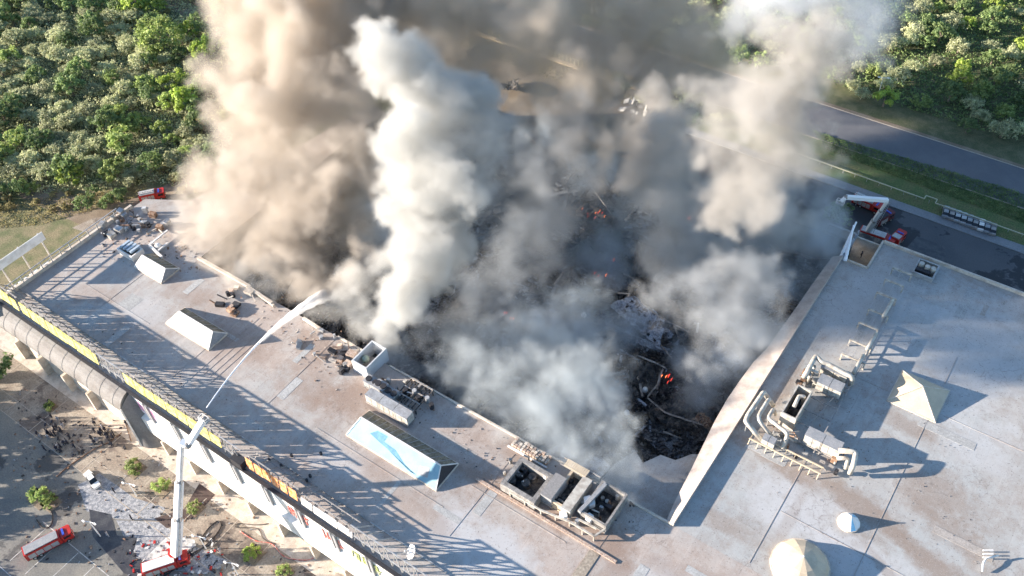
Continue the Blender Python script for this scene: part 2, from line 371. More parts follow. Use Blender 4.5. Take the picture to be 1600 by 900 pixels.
# outer walls
part(MB().box(-186.6, -186.2, 44.8, 88, 0, 15.2), 'side_wall', m_cream)
part(MB().box(-29.3, 120, 171.6, 172, 0, 15.2), 'rear_wall', m_cream)
bw = []
x = -157.0
while x < -30:
    w0 = R_.uniform(3, 7); bw.append((x, R_.uniform(2, 8))); x += w0
part(MB().poly([(a, b) for a, b in [(-157,0)]], 0, 1) if 0 else MB().add([(a, yy, z) for yy in (171.5, 171.9) for a, h in bw for z in (0, h)], [(2*i, 2*i+1, 2*i+3, 2*i+2) for i in range(len(bw)-1)] + [(2*(i+len(bw)), 2*(i+1+len(bw)), 2*(i+1+len(bw))+1, 2*(i+len(bw))+1) for i in range(len(bw)-1)] + [(2*i+1, 2*(i+len(bw))+1, 2*(i+1+len(bw))+1, 2*i+3) for i in range(len(bw)-1)]), 'burnt_rear_wall', m_char)
# pit walls and floor
part(MB().box(-157.6, -29.0, 80.0, 80.55, .5, 15.2).box(-157.9, -157.5, 80.6, 172, .5, 15.2).box(-29.3, -28.9, 80.6, 162, .5, 15.2), 'hall_wall', m_char)
part(MB().box(-157.5, -29.3, 80.6, 172, .0, .6), 'hall_floor', m_burnt)
# remains of roof in the corner of the pit
part(MB().poly([(-46,80.6),(-29.3,80.6),(-29.3,101),(-34,98),(-36,95),(-39,94.5),(-41,91),(-43.5,92.5),(-45.5,88)], 12.2, 12.9), 'remaining_roof', m_roofR)
part(MB().poly([(-60,80.6),(-46.3,80.6),(-46,87),(-49,88),(-52,85),(-57,86)], 12.0, 12.5), 'remaining_roof', m_ash)
# ragged sloping flashing along the right pit edge, ridge at x = -29.2
rr = MB(); pv = []
prof = [(80.4,-30.6),(86,-31.3),(93,-31.9),(100,-32.6),(106,-33.2),(112,-33.5),(118,-33.4),(124,-33.1),(129,-32.3),(133,-32.2),(138,-32),(145,-31.8),(153,-31.6),(162,-31.2)]
for y, x in prof: pv += [(-28.95, y, 17.15), (x, y, 15.55), (x + .1, y, 15.2), (-28.95, y, 15.2)]
fs = []
for i in range(len(prof) - 1):
    a = 4 * i
    for k in range(3): fs.append((a+k, a+k+4, a+k+5, a+k+1))
    fs.append((a+3, a+7, a+4, a))
fs += [(0,1,2,3), tuple(len(pv) - 4 + k for k in (3,2,1,0))]
rr.add(pv, fs); part(rr, 'pit_edge_flashing', mat('pinkish_flashing', (.5,.44,.39), .75, col2=(.36,.29,.25), scale=.5, c2amt=.7, fine=.1))
# low parapets round the roofs
part(MB().box(-157.5, -139.5, 80.2, 80.9, RZ, 16.7), 'parapet', m_cream)
part(MB().box(-112, -102.5, 80.4, 80.8, RZ, 16.3), 'parapet', m_cream)
part(MB().box(-97, -29.3, 80.35, 80.75, RZ, 16.35), 'parapet', m_cream)
part(MB().box(-29.1, -28.8, 162, 171.9, 15.2, 17.2), 'parapet', m_ash)
part(MB().box(-28.8, -23.2, 161.8, 162.1, 15.2, 16.5), 'parapet', m_cream)
part(MB().box(-23.3, -22.9, 162.1, 172.2, 15.2, 16.6), 'parapet', m_cream)
part(MB().box(-22.9, 120, 171.8, 172.3, 15.2, 16.8), 'parapet', m_cream)
part(MB().box(-36.2, -29.2, 173, 173.6, 12, 14.6), 'parapet', m_grey)
part(MB().box(-187.0, -186.3, 40.5, 84, 15.0, 17.0), 'parapet', m_cream)
part(MB().box(-192.2, -187.0, 46, 84, 10.5, 11.2), 'side_ledge', mat('lilac_grey_concrete', (.33,.31,.33), .85, col2=(.4,.36,.36), scale=.8))
# seams: raised membrane laps, each strip a part
def lap(x0, y0, x1, y1, wd=.07):
    t0, t1 = R_.uniform(0, .25), R_.uniform(.7, 1); x0, x1, y0, y1 = x0+(x1-x0)*t0, x0+(x1-x0)*t1, y0+(y1-y0)*t0, y0+(y1-y0)*t1
    a, b = Vector((x0, y0, RZ + .02)), Vector((x1, y1, RZ + .02)); d = (b - a).normalized(); nrm = Vector((-d.y, d.x, 0))
    part(MB().obox((a + b) / 2, d * (b - a).length / 2, nrm * wd, (0, 0, .035)), 'roof_seam', m_roofF)
for x in (-134.6, -131.0, -129.4, -127.8, -126.4): lap(x, 51.5, x, 77.5, .1)
for x in (-165, -112, -62, -38, -12): lap(x, 53, x, 80, .05)
for y in (94, 131): lap(-28, y, 40, y, .05)
for x in (-14.5, 1.5): lap(x, 81, x, 171, .05)
for x0, x1, y in ((-66,-37,68.2),(-66,-37,66.9),(-37.6,20,62.6),(-100,-60,60.2),(-178,-150,60)): lap(x0, y, x1, y, .08)
part(MB().box(-39.2, -37.2, 55, 69, RZ, RZ + .1), 'roof_seam', m_pave)
# repair patches of newer and older felt
m_patches = [mat('felt_patch_%s' % n, c, .8, col2=tuple(q*.8 for q in c), scale=.7, c2amt=.7, fine=.14, fscale=3) for n, c in (('pale', (.42,.42,.405)), ('dark', (.325,.32,.305)), ('brown', (.38,.345,.31)), ('grey', (.385,.385,.37)))]
for i in range(40):
    if i < 30: x, y, z = R_.uniform(-180, 15), R_.uniform(53, 78), RZ
    else: x, y, z = R_.uniform(-25, 24), R_.uniform(84, 168), RZ - .006
    sx, sy = (R_.uniform(1.2, 5.5), R_.uniform(.4, 1.1)) if R_.random() < .5 else (R_.uniform(.4, 1.1), R_.uniform(1.2, 5.5))
    if R_.random() < .25: sx, sy = R_.uniform(1.5, 3.5), R_.uniform(1.5, 3.5)
    part(MB().box(x-sx, x+sx, y-sy, y+sy, z, z + .012 + .0007*i), 'felt_patch', m_patches[(0, 3, 3, 2)[i % 4]])

# --- front facade: white overhanging upper band, ribs, billboards, fins
X0f, X1f = -187.0, 60.0
part(MB().box(-139, X1f, 45.0, 45.4, 0, 4.55), 'ground_floor_wall', m_cream)
part(MB().box(X0f, -139, 43.6, 44.0, 0, 11.6), 'ground_floor_wall', m_cream)
wf = MB()
for x0, x1 in ((-139.0, X1f),):
    pr = [(45.0,16.0),(44.7,16.0),(44.7,10.2),(43.7,9.6),(43.5,5.2),(44.3,4.6),(45.4,4.6),(45.4,15.2)]
    n = len(pr); wf.add([(x0,y,z) for y,z in pr] + [(x1,y,z) for y,z in pr], [tuple(range(n)), tuple(range(n,2*n))[::-1]] + [(i, n+i, n+(i+1)%n, (i+1)%n) for i in range(n)])
part(wf, 'facade_band', m_white)
part(MB().box(-137, X1f, 44.5, 45.2, RZ, 16.5), 'gutter_rail', m_dark)
part(MB().box(X0f, -137, 44.5, 45.2, RZ, 16.5), 'gutter_rail', m_dark)
k = 0
for xc in np.arange(-132.4, 55, 8.9):
    part(MB().poly([(xc-.3,45.0),(xc-.3,43.1),(xc+.3,43.1),(xc+.3,45.0)], 0, 4.9), 'buttress_fin', m_cream)
    part(MB().box(xc-2.3, xc-1.95, 44.3, 44.7, 9.8, 16.0), 'facade_rib', m_grey)
    part(MB().box(xc-1.35, xc-.75, 44.2, 44.7, 9.9, 16.0), 'facade_rib', m_grey)
    k += 1
def lettering(x0, x1, z0, z1, m, seed):
    """abstract strokes: the writing on these banners cannot be read in the photograph"""
    r = random.Random(seed); mb = MB(); x = x0
    while x < x1 - .6:
        wd = r.uniform(.5, .9); mb.bar((x, 44.62, z0 + r.uniform(0,.4)), (x + r.uniform(-.2,.5), 44.62, z1 - r.uniform(0,.4)), .11)
        mb.bar((x, 44.62, r.uniform(z0, z1)), (x + wd, 44.62, r.uniform(z0, z1)), .1); x += wd + .25
    return mb
part(MB().box(-137.3, -129.8, 44.6, 44.72, 10.6, 15.6), 'banner', mat('white_banner', (.8,.72,.74), .6))
part(lettering(-137.2, -131, 11.5, 15, m_pink, 1), 'banner_lettering', m_pink, kind='stuff')
part(lettering(-92.6, -87, 11, 14.6, m_green, 3), 'banner_lettering', m_redl, kind='stuff')
part(lettering(-83.5, -79, 11, 14.6, m_redl, 4), 'banner_lettering', m_redl, kind='stuff')
part(lettering(-76.4, -69, 11, 14.6, m_green, 5), 'banner_lettering', m_green, kind='stuff')
# left: barrel canopy that ends in a wing reaching down to the ground
PROF = [(45.0,16.45),(44.4,16.4),(43.6,16.1),(42.8,15.6),(42.1,14.8),(41.65,13.8),(41.5,12.8),(41.7,11.9),(42.3,11.2)]
def canopy_section(x): return PROF
cm = MB(); xs = list(np.arange(-188, -139.4, 4.0)) + [-139.4]; n9 = 9
for x in xs:
    for y, z in canopy_section(x): cm.v.append((x, y, z))
for i in range(len(xs) - 1):
    for k in range(n9 - 1): cm.f.append((i*n9+k, i*n9+k+1, (i+1)*n9+k+1, (i+1)*n9+k))
e = len(xs) - 1
cm.v.append((xs[-1], 45.0, 11.2)); cm.f.append(tuple(e*n9 + k for k in range(n9)) + (len(cm.v)-1,))
can = part(cm, 'barrel_canopy', m_greyroof, smooth=False)
fin = MB()
for i in range(9):
    t = i / 8
    for j in range(7):
        u = j / 6; Lp = Vector((-139.4 + .9*t, 41.6 - .5*t*t, 13.4 - 12.6*t)); Rp = Vector((-138.9 + 5.2*t, 44.9, 16.3 - 15.6*t)); q = Lp.lerp(Rp, u); q.y -= .9*math.sin(u*math.pi)*(.35+.65*t); fin.v.append(tuple(q))
for i in range(8):
    for j in range(6): a = i*7+j; fin.f.append((a, a+1, a+8, a+7))
part(fin, 'canopy_wing', m_greyroof, smooth=True)
MB().bar((-139.4,41.6,13.4),(-138.5,41.1,.8),.16).build('wing_edge', m_white, B)
lip = MB()
for i in range(len(xs) - 1):
    a = canopy_section(xs[i])[-1]; b = canopy_section(xs[i+1])[-1]
    lip.bar((xs[i], a[0], a[1]), (xs[i+1], b[0], b[1]), .3)
part(lip, 'canopy_lip', m_white)
for x in np.arange(-186, -140, 4.4):
    q = canopy_section(x); part(MB().tube([(x, y - .03, z + .06) for y, z in q], .035, 4), 'canopy_rib', m_grey)
for xc in np.arange(-184, -150, 9.2):
    part(MB().poly([(xc-.35,43.6),(xc-.35,42.0),(xc+.35,42.0),(xc+.35,43.6)], 0, 6), 'buttress_fin', m_cream)

# --- rooftop billboards on trusses along the front
def billboard(x0, x1, m, label, step=3.3, z0=17.9, z1=21.6, lean=.35):
    o = empty('rooftop_billboard', ((x0+x1)/2, 45.6, RZ), label=label, cat='billboard', group='billboards on trusses along the front roof edge')
    x = x0
    while x < x1 - .3:
        wd = min(step - R_.uniform(.15, .5), x1 - x); top = z1 - R_.uniform(0, .7); bot = z0 + R_.uniform(-.2, .3)
        c = Vector((x + wd/2, 45.5 + lean/2, (top+bot)/2))
        MB().obox(c, (wd/2,0,0), (0,.05,0), (0,lean/2,(top-bot)/2)).build('board', m, o)
        x += step
    tr = MB(); tr.bar((x0,46.3,z0),(x1,46.3,z0),.1).bar((x0,46.5,z1-.2),(x1,46.5,z1-.2),.1).bar((x0,50.2,RZ+.15),(x1,50.2,RZ+.15),.12).bar((x0,48.2,19),(x1,48.2,19),.08)
    tr.build('truss_rail', m_steel, o)
    for i, xx in enumerate(np.arange(x0 + .4, x1, 2.6)):
        MB().bar((xx,46.2,RZ),(xx,46.5,z1-.2),.09).bar((xx,46.4,z1-.3),(xx,50.2,RZ+.1),.08).bar((xx,46.3,z0),(xx,48.4,18.9),.05).build('truss_frame', m_steel, o)
    return o
billboard(-187, -178, m_yellow, 'dull yellow billboard at the far left corner of the front roof edge')
billboard(-176.4, -149, m_yellow, 'long pale yellow slatted billboard above the grey barrel canopy')
billboard(-139.8, -110.4, m_yellow, 'pale yellow slatted billboard left of the tall white boom mast')
billboard(-103.4, -89.6, m_orange, 'faded orange lattice billboard at the front roof edge', 2.3, 17.4, 20.6)
billboard(-88.8, -76, m_white, 'bright white billboard right of the orange one', 3.1, 17.2, 19.4)
# bare stretches of truss
def bare_truss(x0, x1, label):
    o = empty('roof_truss', ((x0+x1)/2, 47, RZ), label=label, cat='truss', group='bare trusses between the billboards')
    r = MB().bar((x0,45.8,18),(x1,45.8,18),.09).bar((x0,46.1,21.4),(x1,46.1,21.4),.09).bar((x0,50.2,RZ+.15),(x1,50.2,RZ+.15),.1)
    r.build('truss_rail', m_galv, o)
    for xx in np.arange(x0, x1 - 2, 2.3):
        MB().bar((xx,45.8,RZ),(xx+1.1,46.1,21.4),.09).bar((xx+1.1,46.1,21.4),(xx+2.3,45.8,RZ),.09).bar((xx+1.1,46.1,21.4),(xx+1.1,50.2,RZ),.1).build('truss_brace', m_galv, o)
bare_truss(-149, -139.8, 'bare white truss frame between the two yellow billboards')
bare_truss(-110.4, -104.5, 'bare truss frame between yellow and orange billboards')
bare_truss(-76, -58, 'low bare truss frame right of the white billboard')
# black lamp housing beside the orange billboard
MB().box(-107.2,-104.2,44.6,46.4,16.5,18.4).build('sign_cabinet', m_dark, label='black cabinet on the roof rail at the left end of the orange billboard', cat='cabinet')

# --- left side railing frame
rl = empty('roof_railing', (-186.6, 62, RZ + 1), label='steel railing frame along the left roof parapet', cat='railing')
MB().bar((-186.4,46,18.9),(-186.4,80,18.9),.1).bar((-186.4,46,17.9),(-186.4,80,17.9),.07).build('rail', m_galv, rl)
for y in np.arange(46.5, 80, 2.7): MB().bar((-186.4,y,16.6),(-186.4,y,18.9),.1).build('post', m_galv, rl)
# elevated board on the left edge (its shadow lies on the roof)
sb = empty('roof_sign_board', (-190, 50, 11), label='tall sign board on posts beyond the left roof edge', cat='sign board')
MB().box(-190.2,-190.0,49.5,62.5,20.6,23.0).build('board', m_white, sb)
for y in (50.5, 56, 61.5): MB().bar((-190.4,y,11.2),(-190.4,y,23),.15).build('post', m_galv, sb)
# white letters on the ledge, only partly visible
lt = empty('ledge_letters', (-190, 56, 11.2), label='big white three-dimensional letters standing on the left ledge', cat='letters')
for i, (y, kind) in enumerate(((58.5,'n'),(55.3,'n'),(52.2,'u'),(49.2,'n'))):
    mb = MB().box(-191.6,-190.9,y,y+.6,11.2,13.8).box(-191.6,-190.9,y+1.6,y+2.2,11.2,13.8)
    mb.box(-191.6,-190.9,y+.6,y+1.6,13.1,13.8) if kind == 'n' else mb.box(-191.6,-190.9,y+.6,y+1.6,11.2,11.9)
    mb.build('letter', m_white, lt)

# ------------------------------------------------------------------ skylights
def skylight(name, label, x0, x1, y0, y1, ry, h, rx0, rx1, m_front, m_back, m_end, nb=6):
    o = empty(name, ((x0+x1)/2, (y0+y1)/2, RZ), label=label, cat='skylight', group='skylights on the mall roof')
    z = RZ + .35
    MB().box(x0-.15, x1+.15, y0-.15, y1+.15, RZ, z).build('kerb', m_cream, o)
    A, Bq, C, D, E1, E2 = (x0,y0,z), (x1,y0,z), (x1,y1,z), (x0,y1,z), (rx0,ry,RZ+h), (rx1,ry,RZ+h)
    MB().add([A,Bq,E2,E1],[(0,1,2,3)]).build('front_slope', m_front, o)
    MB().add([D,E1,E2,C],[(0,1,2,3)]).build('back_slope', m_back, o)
    MB().add([Bq,C,E2],[(0,1,2)]).build('end_panel', m_end, o)
    MB().add([A,E1,D],[(0,1,2)]).build('end_panel', m_end, o)
    MB().bar(E1, E2, .12).bar(Bq, E2, .09).bar(C, E2, .09).bar(A, E1, .09).build('ridge_cap', m_white, o)
    for i in range(1, nb):
        t = i / nb; a = Vector(A).lerp(Vector(Bq), t); b = Vector(E1).lerp(Vector(E2), t); c = Vector(D).lerp(Vector(C), t)
        MB().bar(b, c, .06).build('glazing_bar', m_grey, o)
    return o
m_bright = mat('bright_white_sheet', (.86,.84,.8), .5, col2=(.74,.7,.62), scale=.4, c2amt=.5, fine=.02)
skylight('skylight', 'small white skylight near the left roof corner', -168.4, -158.7, 70.1, 75.6, 72.5, 2.8, -167.3, -158.9, m_bright, m_brownglaze, m_grey)
skylight('skylight', 'white wedge skylight left of the water jet', -147.6, -133.5, 62.2, 67.7, 64.9, 3.4, -144.9, -133.9, m_bright, m_brownglaze, m_grey)
sk = skylight('skylight', 'long pale blue skylight stained deep blue', -92.8, -69.9, 62.3, 69.2, 65.9, 2.9, -91.6, -71.2, m_blue, m_brownglaze, m_dark, 14)
def on_slope(px, py):
    # point on the blue slope under pixel
    p0 = Vector((-92.8,62.3,RZ+.35)); u = Vector((22.9,0,0)); v = Vector((0,3.6,2.55)); nrm = u.cross(v).normalized()
    d = Vector(ray(px, py)); o = Vector((0,0,H)); t = (p0 - o).dot(nrm) / d.dot(nrm); return o + d*t + nrm * .03
MB().add([on_slope(*p) for p in ((578,677),(590,673),(606,682),(600,690),(618,703),(630,722),(642,738),(650,742),(638,735),(622,719),(606,702),(592,690))], [tuple(range(12))]).build('blue_stain', m_bluepatch, sk)
MB().add([on_slope(*p) for p in ((656,727),(672,731),(668,747),(652,741))], [(0,1,2,3)]).build('grey_patch', m_grey, sk)
# pyramid
o = empty('pyramid_skylight', (-1.9, 133, RZ), label='cream pyramid skylight on the right roof', cat='skylight', group='skylights on the mall roof')
c4 = [(-6.6,128.6),(2.8,128.6),(2.8,137.5),(-6.6,137.5)]; ap = (-1.9,133.1,RZ+3.2)
for i in range(4):
    a, b = c4[i], c4[(i+1)%4]; MB().add([(*a,RZ+.25),(*b,RZ+.25),ap],[(0,1,2)]).build('slope_panel', m_conec, o)
    MB().bar((*a,RZ+.28), ap, .09).build('hip_cap', m_cream, o)
MB().box(-6.8,3,128.4,137.7,RZ,RZ+.25).build('kerb', m_cream, o)
def cone(px, py, r, h, n, mats, label, curb=.3):
    c = at(px, py); o = empty('cone_skylight', (c.x, c.y, RZ), label=label, cat='skylight', group='skylights on the mall roof')
    MB().cyl((c.x,c.y), r*1.04, RZ, RZ+curb, 20).build('kerb', m_cream, o)
    for k in range(n):
        a, b = 2*math.pi*k/n, 2*math.pi*(k+1)/n
        prof = [(1,0),(.86,.36),(.5,.72),(0,1)] if h > 2.6 else [(1,0),(0,1)]
        mb = MB(); vs = []
        for q, t in prof: vs += [(c.x+r*q*math.cos(a),c.y+r*q*math.sin(a),RZ+curb+h*t),(c.x+r*q*math.cos(b),c.y+r*q*math.sin(b),RZ+curb+h*t)]
        mb.add(vs, [(2*i,2*i+1,2*i+3,2*i+2) for i in range(len(prof)-1)]).build('cone_segment', mats[k % len(mats)], o)
    MB().ball((c.x,c.y,RZ+curb+h), .15).build('finial', m_white, o)
cone(1326, 817, 1.95, 2.0, 12, [m_bright, m_bright, mat('sky_blue_panel', (.25,.55,.75), .5), m_bright], 'small white and blue cone skylight')
cone(1250, 884, 5.0, 3.3, 14, [m_conec], 'large cream dome skylight at the bottom edge of the photo')

# ------------------------------------------------------------------ rooftop plant
def tb(name, m, parent, pts, zt, zb, open_top=False, th=.3, **k):
    """axis-aligned box whose top corners are seen at the given photo pixels"""
    ps = [at(a, b, zt) for a, b in pts]; x0, x1 = min(p.x for p in ps), max(p.x for p in ps); y0, y1 = min(p.y for p in ps), max(p.y for p in ps)
    if not open_top: return MB().box(x0, x1, y0, y1, zb, zt).build(name, m, parent, **k)
    mb = MB().box(x0,x1,y0,y0+th,zb,zt).box(x0,x1,y1-th,y1,zb,zt).box(x0,x0+th,y0+th,y1-th,zb,zt-.01).box(x1-th,x1,y0+th,y1-th,zb,zt-.01).box(x0+th,x1-th,y0+th,y1-th,zb,zb+.1)
    mf = MB().box(x0+th,x1-th,y0+th,y1-th,zb+.1,zb+.14).build('inner_floor', m_char, parent)
    return mb.build(name, m, parent, **k)
def pt(px, py, z): return tuple(at(px, py, z))
def elbow(pts, k=.28):
    """soften the corners of a duct path"""
    pts = [Vector(p) for p in pts]; out = [pts[0]]
    for i in range(1, len(pts) - 1):
        a, b, c = pts[i-1], pts[i], pts[i+1]; r = min((a-b).length, (c-b).length) * k
        p, q = b + (a-b).normalized()*r, b + (c-b).normalized()*r
        for t in (0, .33, .66, 1): out.append((p*(1-t)+b*t)*(1-t) + (b*(1-t)+q*t)*t)
    return out + [pts[-1]]
GP = 'air handling plant on the mall roof'
# right plant: nested ducts
t = empty('duct_loops', (-24.5, 110, RZ), label='three nested cream ducts beside the pit edge', cat='ductwork', group=GP)
for pts, r in (([(-22.3,105.2,16.8),(-27.4,106.4,19.2),(-27.6,107.8,19.4),(-27.4,114.8,19.4),(-26.2,115.2,17)], .48),
               ([(-21.6,107.0,17.2),(-25.9,108.2,19.2),(-25.9,113.9,19.2),(-24.8,114.4,17)], .46),
               ([(-19.2,105.8,17.2),(-19.4,108.4,19.0),(-24.2,109.6,19.0),(-24.2,112.2,19.0),(-23.6,112.6,17)], .4)):
    MB().tube(elbow(pts), r, 10).build('duct', m_duct, t, smooth=True)
for x, y in ((-27,106.2),(-27.4,112),(-25.8,110),(-24.1,110),(-22,107.5),(-20,106.5)): MB().bar((x,y,RZ),(x,y,18.9),.09).build('duct_support', m_galv, t)
t = empty('open_plant_box', (-21, 117, RZ), label='open-topped white plant box with a duct inside', cat='plant box', group=GP)
tb('casing', m_duct, t, [(1249,601),(1270,611),(1243,655),(1221,643)], 20.0, RZ, True)
a = at(1248, 620, 19.4); b = at(1240, 637, 19.4); MB().tube(elbow([(a.x+1,a.y+.5,17),(a.x+.9,a.y+.5,19.6),(a.x,a.y,19.6),(b.x,b.y,19.6)]), .4, 10).build('duct', m_duct, t, smooth=True)
def unit(label, pts, zt, m=m_duct, zb=RZ+.8, split=0, fans=0, cat='air handling unit', name='air_handling_unit', roofm=None, ext=None):
    ps = [at(a, b, zt) for a, b in pts or [(0, 0)]]; x0, x1, y0, y1 = ext or (min(p.x for p in ps), max(p.x for p in ps), min(p.y for p in ps), max(p.y for p in ps))
    o = empty(name, ((x0+x1)/2, (y0+y1)/2, RZ), label=label, cat=cat, group=GP)
    n = max(1, split); w_ = (x1-x0)/n
    for i in range(n):
        MB().box(x0+i*w_+.06, x0+(i+1)*w_-.06, y0, y1, zb, zt).build('casing', m, o)
        MB().box(x0+i*w_, x0+(i+1)*w_-.1, y0-.1, y1+.1, zt+.003, zt+.1).build('lid', roofm or m_grey, o)
    MB().box(x0-.1, x1+.1, y0-.2, y1+.2, zb-.25, zb-.003).build('base_frame', m_steel, o)
    for x in (x0+.2, (x0+x1)/2, x1-.2):
        for y in (y0+.1, y1-.1): MB().bar((x,y,RZ),(x,y,zb-.2),.1).build('leg', m_steel, o)
    for i in range(fans):
        xx = x0 + (i+.5)*(x1-x0)/fans; MB().cyl((xx,(y0+y1)/2), min(.7,(y1-y0)*.35), zt+.1, zt+.4, 14).build('fan_cowl', m_dark, o)
    for i in range(1, int((x1-x0)/1.6)): MB().box(x0+i*1.6-.04, x0+i*1.6+.04, y0-.06, y0-.003, zb+.1, zt-.1).build('panel_joint', m_grey, o)
    return o, (x0, x1, y0, y1)
unit('cream air handling unit with two white cabinets, lowest of the right roof plant', None, 19.9, split=2, ext=(-16.6,-9.6,109.2,111.4), zb=17.4)
t = empty('duct_elbow', (-8, 108, RZ), label='bent cream duct at the right end of the lowest plant unit', cat='ductwork', group=GP)
a = at(1310,704,19.8); b = at(1337,708,19.8); c = at(1333,728,19.2)
MB().tube(elbow([tuple(a), (b.x,b.y+.3,19.8), (c.x,c.y,19.4), (c.x,c.y-.3,17)]), .5, 10).build('duct', m_duct, t, smooth=True)
a = at(1308,716,18.8); b = at(1325,716,18.8); MB().tube(elbow([tuple(a), tuple(b), (b.x+.4,b.y-1.2,17)]), .38, 10).build('duct', m_duct, t, smooth=True)
unit('cream air handling unit with grey lid, upper middle of the right roof plant', None, 19.6, split=2, ext=(-19.6,-14.6,122.6,125.0), zb=17.4)
unit('slim white unit behind the upper plant unit', None, 19.2, split=2, ext=(-20.5,-15,127.0,128.2), zb=17.4)
unit('two small white cabinets at the left end of the long platform', None, 18.6, split=2, ext=(-23.2,-20.6,104.8,106.3), zb=17.3)
t = empty('duct_run', (-17, 129, RZ), label='long straight white duct behind the upper plant unit', cat='ductwork', group=GP)
MB().tube(elbow([pt(1256,590,19.5), pt(1275,556,19.5), pt(1284,566,19.5), pt(1292,568,19.5), pt(1333,590,19.5), (at(1333,590,19.5).x, at(1333,590,19.5).y, 17)]), .5, 10).build('duct', m_duct, t, smooth=True)
for q in ((1262,578),(1266,585),(1273,572)): 
    p = at(*q, 19); MB().tube([(p.x,p.y,RZ),(p.x,p.y,19)], .3, 8).build('riser', m_duct, t, smooth=True)
MB().tube(elbow([pt(1259,585,19), pt(1266,577,19), pt(1278,583,19)]), .35, 8).build('duct', m_duct, t, smooth=True)
t = empty('plant_platform', (-19, 107, RZ), label='long steel platform frame carrying the right roof plant', cat='platform', group=GP)
a, b = Vector((-25.5,104.6,17.2)), Vector((-12.3,104.6,17.2))
for dy in (0, 1.5): MB().bar((-25.5,104.6+dy,17.2),(-11,104.6+dy,17.2),.12).build('beam', m_conec, t)
for i in range(9):
    x = -25.3+i*1.75; MB().bar((x,104.6,17.1),(x,106.1,17.1),.08).bar((x,104.6,17.2),(x,103.9,RZ),.08).build('bracket', m_conec, t)
for x0, y0, x1, y1 in ((-17.2,112.5,-14.2,131),(-13.9,108,-13.9,131)): MB().bar((x0,y0,17.6),(x1,y1,17.6),.1).build('beam', m_steel, t)
for y in (113,116.5,120,126): MB().bar((-20,y,17.6),(-13.9,y,17.6),.09).build('crossbeam', m_steel, t)
# pipe goalposts running to the rear edge
for i, ((ax, ay), (bx_, by)) in enumerate((((1395,418),(1425,430)),((1383,436),(1412,448)),((1370,456),(1400,470)),((1357,482),(1387,498)),((1342,503),(1370,520)),((1328,530),(1360,548)),((1315,552),(1350,572)))):
    p, q = at(ax, ay, 18), at(bx_, by, 18)
    o = empty('pipe_support', ((p.x+q.x)/2, p.y, RZ), label='grey goalpost pipe support, %s from the rear roof edge' % ('first','second','third','fourth','fifth','sixth','seventh')[i], cat='pipe support', group='pipe supports on the right roof')
    MB().bar((p.x,p.y,18),(q.x,p.y,18),.2).build('crossbar', m_duct, o)
    for x in (p.x+.1, q.x-.1): MB().bar((x,p.y,RZ),(x,p.y,18),.15).build('leg', m_duct, o)
for i, (p0, p1) in enumerate((((1395,468),(1384,497)),((1369,521),(1356,547)),((1349,555),(1335,583)))):
    p, q = at(*p0, 18.3), at(*p1, 18.3)
    o = empty('pipe_length', tuple((p+q)/2 - Vector((0,0,2.3))), label='bright white duct length on goalposts, %s from the rear' % ('first','second','third')[i], cat='duct', group='duct lengths on the right roof')
    MB().tube([(p.x,p.y,18.3),(p.x,q.y,18.3)], .38, 10).build('duct', m_duct, o, smooth=True)
    MB().bar((p.x,p.y-.4,RZ),(p.x,p.y-.4,18),.1).bar((p.x,q.y+.4,RZ),(p.x,q.y+.4,18),.1).build('support', m_galv, o)
MB().bar((-18.2,134,17.1),(-18.2,164,17.1),.06).bar((-16.3,134,16.7),(-16.3,166,16.7),.07).bar((-13.9,160,16.7),(-13.9,131,16.7),.07).build('roof_pipe', m_galv, label='thin grey pipes running along the goalposts', cat='pipe')
t = empty('vent_cabinet', (-12, 167.5, RZ), label='square grey vent cabinet at the rear edge of the right roof', cat='vent', group=GP)
tb('casing', m_galv, t, [(1437,403),(1468,415),(1458,436),(1426,424)], 17.2, RZ, True)
for q in ((1441,411),(1450,416),(1459,419)): p = at(*q, 17.8); MB().cyl((p.x,p.y), .6, RZ+.1, 17.8, 12).build('fan_cowl', m_duct, t)
p = at(1442,424,17); MB().box(p.x-1.6,p.x+1.6,p.y-.5,p.y+.5,RZ+.1,17.4).build('louvre', m_dark, t)
# bottom right fitting cut by the frame
t = empty('roof_pipework', (18, 88, RZ), label='small white bent pipe at the lower right corner', cat='pipework')
MB().tube(elbow([pt(1535,893,16.5), pt(1536,880,17), pt(1541,872,17), pt(1560,868,17)]), .16, 8).build('pipe', m_white, t, smooth=True)
for q in (860,866,871): MB().bar(pt(1536,q,16.6), pt(1552,q,16.6), .12).build('slat', m_white, t)
# middle plant (chimney box and units)
t = empty('chimney_enclosure', (-100.7, 79, RZ), label='tall open white chimney enclosure at the pit edge', cat='enclosure', group=GP)
tb('casing', mat('pale_blue_grey_panel', (.55,.57,.58), .6, col2=(.4,.4,.4)), t, [(584,533),(603,545),(572,573),(549,563)], 19.6, RZ-.5, True)
p = at(571,561,18); MB().ball((p.x,p.y,18), .9, 10).build('tank', mat('grey_green_tank', (.35,.4,.3), .5), t, smooth=True)
unit('long cream unit behind the blue skylight', [(578,608),(643,643),(636,655),(572,618)], 19.0, split=3, m=m_duct, roofm=m_galv)
for k, (lab, pts, zt) in enumerate((('small pale unit directly below the chimney enclosure', [(576,585),(592,594),(587,606),(571,596)], 18),
                        ('dark louvred unit left of the lattice platform', [(592,592),(606,600),(598,612),(585,604)], 18.4),
                        ('grey unit in the middle of the plant behind the blue skylight', [(608,603),(622,611),(614,624),(600,616)], 17.9))):
    unit(lab, pts, zt, m=m_galv if k != 1 else m_grey, zb=RZ+.4, fans=2)
t = empty('lattice_platform', (-84, 77, RZ), label='dark steel lattice platform at the pit edge behind the blue skylight', cat='platform', group=GP)
p0, p1, p2 = at(636,598,17.6), at(660,628,17.6), at(618,618,17.6)
